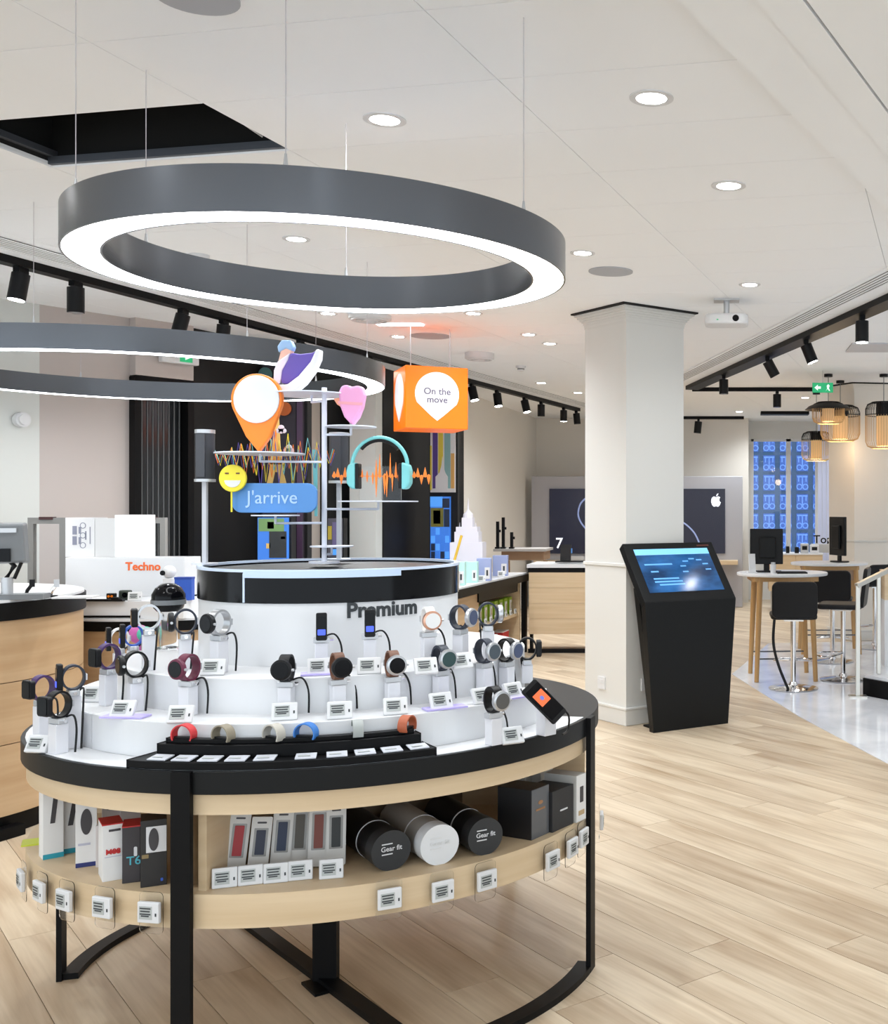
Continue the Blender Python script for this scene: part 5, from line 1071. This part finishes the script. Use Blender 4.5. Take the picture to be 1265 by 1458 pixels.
panel('display_wall', 374, 431, 520, 800, 9.3, 'dark plum wall panel with round marks behind the map pin', mat('plum_panel',(0.022,0.016,0.026),0.5), 'wall panel', bits=(('seam',BLACK,0.84,0,0.86,1),('plum_strip',mat('plum',(0.06,0.03,0.07),0.5),0.86,0,1,1)))
t, w, h = panel('product_display', 367, 409, 737, 798, 8.9, 'blue and green product panel with dark window below the message bubble', PB, 'product display', bits=(('green_header',mat('sage_print',(0.20,0.36,0.14),0.5),0.04,0.68,0.9,0.98),('header_mark',NVP,0.34,0.74,0.56,0.9),('dark_window',INK,0.4,0.06,0.98,0.68),('gold_mark',GOLD,0.3,0.28,0.44,0.4),('price_light',WHITE,0.8,0.5,0.95,0.56)))
for x, y, m, lb in ((378,533,mat('dim_teal',(0.06,0.16,0.16),0.5),'dim teal round disc mark above the map pin'),(405,582,mat('dim_orange',(0.45,0.10,0.015),0.5),'dim orange round disc mark right of the map pin')):
    t = tag(part('round_mark', MB().disc(0.058,0,0.012,28,M=Matrix.Rotation(math.pi/2,4,'X')), m), lb, 'wall mark'); t.location = (lx(x,9.28), 9.285, lz(y,9.28))
panel('product_display', 467, 486, 738, 793, 9.95, 'narrow product panel with yellow and violet packs behind the pole', mat('grey_panel',(0.10,0.10,0.13),0.5), 'product display', bits=(('yellow_pack',mat('ochre_pack',(0.5,0.40,0.06),0.5),0.02,0.45,0.3,0.8),('violet_pack',mat('violet_pack',(0.16,0.14,0.28),0.5),0.35,0.3,0.95,0.9),('blue_pack',PB2,0.3,0.05,0.95,0.2)))
po, w, h = panel('poster', 613, 648, 590, 701, 11.8, 'bright skyline poster with yellow and purple stripes under the orange cube', mat('poster_white',(0.75,0.73,0.74),0.5), 'poster', bits=(('yellow_edge',mat('poster_yellow',(0.75,0.58,0.06),0.5),0.0,0.03,0.06,0.6),('purple_stripe',mat('poster_purple',(0.09,0.045,0.25),0.5),0.10,0.05,0.3,1.0),('yellow_stripe',mat('poster_yellow',(0.75,0.58,0.06),0.5),0.33,0.05,0.52,1.0),('teal_field',mat('poster_teal',(0.25,0.44,0.44),0.5),0.58,0.05,0.82,1.0),('orange_edge',mat('poster_orange',(0.75,0.42,0.12),0.5),0.84,0.05,0.98,0.5)))
part('white_tower', MB().plate([(-0.28*w,0.03*h),(0.22*w,0.03*h),(0.22*w,0.2*h),(0.12*w,0.25*h),(0.04*w,0.34*h),(0.0,0.46*h),(-0.04*w,0.34*h),(-0.12*w,0.25*h),(-0.28*w,0.2*h)],-0.012,-0.006), mat('poster_white',(0.75,0.73,0.74),0.5), po)
part('poster_lettering', moved(text('NY', 0.05, 0.001, 0.0006), Matrix.Translation((-0.3*w,-0.012,0.86*h)) @ Matrix.Rotation(math.pi/2,4,'Y')), WHITEM, po)
bits = [('tile',PB2,0.0,0.84,0.62,1.0),('tile',PN,0.62,0.82,0.98,0.97),('olive_frame',PO,0.02,0.52,0.68,0.82),('oval',INK,0.16,0.57,0.52,0.78),('tile',PN,0.7,0.52,0.98,0.8)]
rn = random.Random(5)
for i in range(4):
    for j in range(4): bits.append(('tile',(PB2,PB,PN,PB)[rn.randrange(4)],0.04+0.24*i,0.02+0.125*j,0.04+0.24*i+0.2,0.02+0.125*j+0.11))
panel('product_display', 613, 641, 707, 797, 11.8, 'upright blue product panel of small tiles under the skyline poster', PB, 'product display', bits=bits, body=False)

# ================================================================== RIGHT SIDE: BAR TABLES, STOOLS, LAMPS, STEP
def bar_table(c, legs, w, dp, z, rz, label, foot=True):
    t = thing('bar_table', label, 'bar table', (c[0], c[1], 0), rz)
    part('table_top', MB().prism(circle(0,0,w/2,dp/2,48), z-0.028, z), WHITE, t, bevel=0.008)
    part('apron', MB().prism(rrect(-w*0.36,-dp*0.33,w*0.36,dp*0.33,0.03), z-0.07, z-0.028), LEGW, t)
    for sx, sy in legs:
        part('leg', MB().cyl((sx*1.16,sy*1.16,0.005),(sx,sy,z-0.03),0.02,14,0.027), LEGW, t, smooth=True)
    if foot:
        q = [Vector((a_*1.12,b_*1.12,0.2)) for a_, b_ in legs]
        part('foot_bar', MB().cyl(q[0],q[1],0.007,8), STEEL, t); part('foot_bar', MB().cyl(q[2],q[3],0.007,8), STEEL, t)
    return t
bar_table((0.52,9.75), ((-0.22,-0.22),(0.22,-0.22),(-0.22,0.22),(0.22,0.22)), 0.80, 0.74, 0.93, 0.08, 'white round bar table with golden oak legs, nearer one')
bar_table((1.10,11.5), ((-0.25,-0.2),(0.25,-0.2),(-0.25,0.2),(0.25,0.2)), 0.80, 0.7, 0.93, 0.0, 'white bar table with golden oak legs, farther one at the right')
part('side_panel', MB().box((0.02,-0.2,0.82),(0.5,0.02,0.13)), mat('brown_oak',(0.33,0.21,0.13),0.5), [o for o in bpy.data.objects if o.name == 'bar_table.001'][0])
def monitor(x, y, z, rz, w, h, label):
    t = thing('monitor', label, 'monitor', (x,y,z), rz)
    part('foot', MB().prism(circle(0,0,0.13,0.09,28),0,0.012), BLACKP, t); part('neck', MB().box((0,0.0,0.09),(0.05,0.025,0.18)), BLACKP, t)
    part('rear_shell', MB().box((0,-0.02,0.07+h/2),(w,0.03,h)), BLACKP, t, bevel=0.006); part('vent_block', MB().box((0.01,-0.045,0.06+h/2),(w*0.5,0.03,h*0.6)), DARK, t, bevel=0.01)
    part('display', MB().box((0,-0.0035,0.07+h/2),(w-0.03,0.003,h-0.03)), BLACKG, t)
    return t
monitor(lx(1092,9.75),9.75,0.93,-0.08,0.29,0.31,'black monitor seen from behind on the nearer bar table')
monitor(lx(1196,11.5),11.5,0.93,-1.2,0.34,0.40,'black monitor seen edge-on on the farther bar table')
t = thing('keyboard', 'black keyboard lying on the nearer bar table', 'keyboard', (lx(1127,9.65),9.55,0.93), 0.05); part('tray', MB().box((0,0,0.006),(0.26,0.12,0.012)), BLACKP, t, bevel=0.003); part('keys', MB().box((0,0,0.014),(0.24,0.1,0.004)), DARK, t)
t = thing('cup', 'small white cup beside the monitor on the nearer bar table', 'cup', (lx(1101,9.6),9.55,0.93)); part('bowl', MB().lathe([(0.0001,0),(0.022,0),(0.026,0.075),(0.024,0.075),(0.0001,0.01)],20), WHITEM, t, smooth=True); part('lid', MB().disc(0.02,0.075,0.095,18), SILVER, t, smooth=True)
t = thing('phone_display', 'white leaning phone display on the nearer bar table', 'phone display', (lx(1071,9.7),9.62,0.93), 0.3); part('panel', MB().box((0,0,0.085),(0.06,0.008,0.16),rx=-0.15), WHITEM, t); part('foot', MB().box((0,0.02,0.004),(0.08,0.08,0.008)), WHITEM, t)
def stool(x, y, rz, label, zs=0.62, back=0.30):
    t = thing('bar_stool', label, 'bar stool', (x,y,0), rz, 'black shell bar stools')
    part('base', MB().lathe([(0.0001,0.006),(0.20,0.006),(0.205,0.012),(0.15,0.022),(0.04,0.035),(0.028,0.06),(0.0001,0.06)],40), CHROME, t, smooth=True)
    part('column', MB().cyl((0,0,0.03),(0,0,zs-0.05),0.022,20), CHROME, t, smooth=True)
    part('seat_mount', MB().box((0,0,zs-0.045),(0.16,0.16,0.02)), CHROME, t)
    part('footrest', MB().tube(smooth_pts([(-0.03,-0.0,0.24),(-0.15,0.10,0.22),(-0.1,0.22,0.22),(0.1,0.22,0.22),(0.15,0.10,0.22),(0.03,0,0.24)],4),0.008,8), CHROME, t, smooth=True)
    part('seat', MB().prism(rrect(-0.19,-0.17,0.19,0.21,0.06),zs-0.035,zs+0.01), BLACKP, t, bevel=0.015)
    M = Matrix.Translation((0,-0.17,zs-0.02)) @ Matrix.Rotation(0.12,4,'X')
    part('backrest', MB().plate(rrect(-0.185,0,0.185,back,0.05),-0.02,0.015,M), BLACKP, t, bevel=0.012)
    return t
p = fl(1130,981); stool(p.x, p.y, 0.0, 'black shell bar stool with chrome foot, nearest one')
part('hanging_strap', MB().tube(smooth_pts([(-0.16,-0.12,0.6),(-0.17,-0.14,0.4),(-0.13,-0.15,0.22),(-0.05,-0.14,0.02)],6),0.012,8), BLACKP, [o for o in bpy.data.objects if o.name == 'bar_stool'][0])
stool(lx(1186,10.75), 10.75, -0.15, 'black shell bar stool behind the nearest one, partly hidden')
stool(lx(1201,9.62), 9.62, 1.35, 'black shell bar stool turned sideways before the farther bar table', 0.66, 0.34)
stool(lx(1246,11.8), 11.8, 0.4, 'black shell bar stool farthest right behind the handrail', 0.70, 0.22)
# pendant lamps of bamboo wires
BAM = mat('bamboo_wire',(0.60,0.38,0.17),0.5); BAM2 = mat('bamboo_pale',(0.70,0.54,0.28),0.5)
def pendant(x, yc, Y, xw, y0, y1, kind, label, top=True, wire=BAM):
    r = xw/2*Y/F; cx_ = lx(x,Y); zt, zb = lz(y0,Y), lz(y1,Y); h = zt-zb
    t = thing('pendant_lamp', label, 'pendant lamp', (cx_, Y, zb), 0, 'bamboo wire pendant lamps')
    part('ceiling_rose', MB().disc(0.045,CEIL-0.03-zb,CEIL-zb,24), BLACKP, t, smooth=True)
    part('cord', MB().cyl((0,0,h),(0,0,CEIL-0.03-zb),0.004,8), GREYM, t)
    n = 44; rc = min(0.35*r, h*0.3)
    upper = MB(); lower = MB()
    for i in range(n):
        a = 2*math.pi*i/n; c, s = math.cos(a), math.sin(a)
        def P(rr, z): return (rr*c, rr*s, z)
        lower.tube([P(r-rc,0.0),P(r-rc*0.3,rc*0.3),P(r,rc),P(r,h*0.72)],0.0028,4)
        upper.tube([P(r,h*0.72),P(r,h-rc),P(r-rc*0.3,h-rc*0.3),P(r-rc,h),P(r*0.35,h)],0.0028,4)
    part('lower_cage', lower, wire, t); part('upper_cage', upper, BLACKP, t)
    for z, rr, m in ((0.0,r-rc,wire),(h*0.72,r,BLACKP),(h,r-rc,BLACKP)): part('hoop', MB().ring(rr-0.004,rr+0.004,z-0.004,z+0.004,40), m, t)
    part('inner_cap', MB().ring(r*0.36,r*0.42,h*0.70,h-0.003,28).disc(r*0.4,h-0.006,h,28), BLACKP, t, smooth=True)
    part('inner_shade', MB().lathe([(r*0.39,0.02),(r*0.39,h*0.70)],28), mat('lamp_cloth',(0.75,0.50,0.26),0.7,emit=(1.0,0.62,0.30),es=0.10), t, smooth=True)
    part('glow_tube', MB().disc(r*0.2,h*0.3,h*0.68,20), mat('lamp_glow',(1,0.8,0.5),0.5,emit=(1.0,0.72,0.42),es=0.9), t)
    if kind == 'disc': part('brim', MB().lathe([(r*1.45,h*0.66),(r*1.2,h*0.82),(r*0.6,h*1.0),(r*0.58,h*0.97),(r*1.18,h*0.79),(r*1.45,h*0.65)],48), BLACKP, t, smooth=True)
    pl_ = bpy.data.lights.new('bulb','POINT'); pl_.energy = 1.5; pl_.color = (1,0.75,0.48); pl_.shadow_soft_size = 0.06
    lo = bpy.data.objects.new('bulb', pl_); COL.objects.link(lo); lo.parent = t; lo.location = (0,0,-0.05)
pendant(1180,586,11.6,46,573,603,'disc','low bamboo pendant lamp with wide black brim')
pendant(1197,600,12.2,56,578,628,'cage','tall bamboo wire pendant lamp behind the brimmed one')
pendant(1163,637,13.4,42,615,656,'cage','small pale bamboo pendant lamp hanging lowest before the window',wire=BAM2)
pendant(1259,605,11.6,52,573,638,'cage','tall bamboo wire pendant lamp cut by the right edge')
# counter under the window, sign, gadgets
Y = 16.0; x0, x1 = lx(1095,Y), lx(1172,Y); wc = thing('window_counter', 'light oak counter below the back window', 'counter', ((x0+x1)/2, Y, 0))
for k in range(2): part('front_board', MB().box((-(x1-x0)/4+k*(x1-x0)/2,0,0.55),((x1-x0)/2-0.004,0.03,0.52)), OAK, wc)
part('body', MB().box((0,0.3,0.55),(x1-x0-0.02,0.56,0.52)), OAKD, wc); part('plinth', MB().box((0,0.3,0.145),(x1-x0-0.1,0.45,0.29)), CREAMW, wc); part('counter_top', MB().box((0,0.28,0.82),(x1-x0+0.02,0.62,0.02)), WHITE, wc)
t = thing('counter_sign', 'small sign reading Top on the window counter', 'sign', (lx(1172,Y+0.35),Y+0.35,0.83)); part('plinth', MB().box((0,0,0.06),(0.36,0.12,0.12)), SILVER, t); part('lettering', moved(text('Top',0.17,0.002,0.002),Matrix.Translation((0,-0.02,0.19+0.0))), DARK, t); part('base_strip', MB().box((0,0,0.124),(0.34,0.06,0.01)), WHITEM, t)
for x, w, h, m, lb in ((1122,0.05,0.10,BLACKP,'small black gadget at the left of the window counter'),(1135,0.06,0.09,BLACKP,'second small black gadget on the window counter'),(1146,0.12,0.14,SILVER,'silver boxed gadget on the window counter'),(1160,0.13,0.12,WHITEM,'white device box beside the Top sign')):
    t = thing('gadget', lb, 'gadget', (lx(x,Y+0.15),Y+0.15,0.83)); part('body', MB().box((0,0,h/2),(w,0.08,h)), m, t, bevel=0.008); part('face', MB().box((0,-0.042,h*0.55),(w*0.6,0.004,h*0.4)), DARK, t)
# step with handrail at the right edge
p = fl(1222, 993)
stp = thing('raised_step', 'raised white marble step with black edge at the right border', 'step', (p.x+0.07, p.y+0.03, 0))
q = [(-0.02,0.05),(1.2,-1.6),(2.2,-1.6),(2.2,1.0),(0.4,1.0)]
part('plinth', MB().prism(q,0.004,0.14), BLACK, stp); part('tread', MB().prism([(a_+0.015,b_+0.02) for a_, b_ in q],0.14,0.165), MARBLE, stp)
wb_ = thing('wood_block', 'light oak and white block at the right border behind the handrail', 'cabinet', (lx(1275,9.4), 9.4, 0.165)); part('upper_body', MB().box((0,0,0.68),(0.22,0.3,0.24)), OAK, wb_); part('lower_body', MB().box((0,0,0.28),(0.22,0.3,0.56)), WHITEM, wb_)
STN = mat('satin_steel',(0.62,0.60,0.55),0.32,0.9)
hr = thing('handrail', 'brushed steel handrail with two posts at the right border', 'handrail', (p.x, p.y, 0))
a_, b_ = Vector((0,0,0.885)), Vector((0.52,0.31,1.10)); dd = b_-a_
M = Matrix.Translation((a_+b_)/2) @ dd.to_track_quat('X','Z').to_matrix().to_4x4()
part('top_rail', MB().box((0,0,0),(dd.length+0.03,0.045,0.035),M), STN, hr, bevel=0.004)
part('post', MB().box((0,0,0.44),(0.035,0.035,0.88)), STN, hr, bevel=0.003); part('base_plate', MB().box((0,0,0.01),(0.14,0.10,0.012)), STN, hr)
part('post', MB().box((0.18,0.11,0.565),(0.03,0.03,0.79)), STN, hr, bevel=0.003)
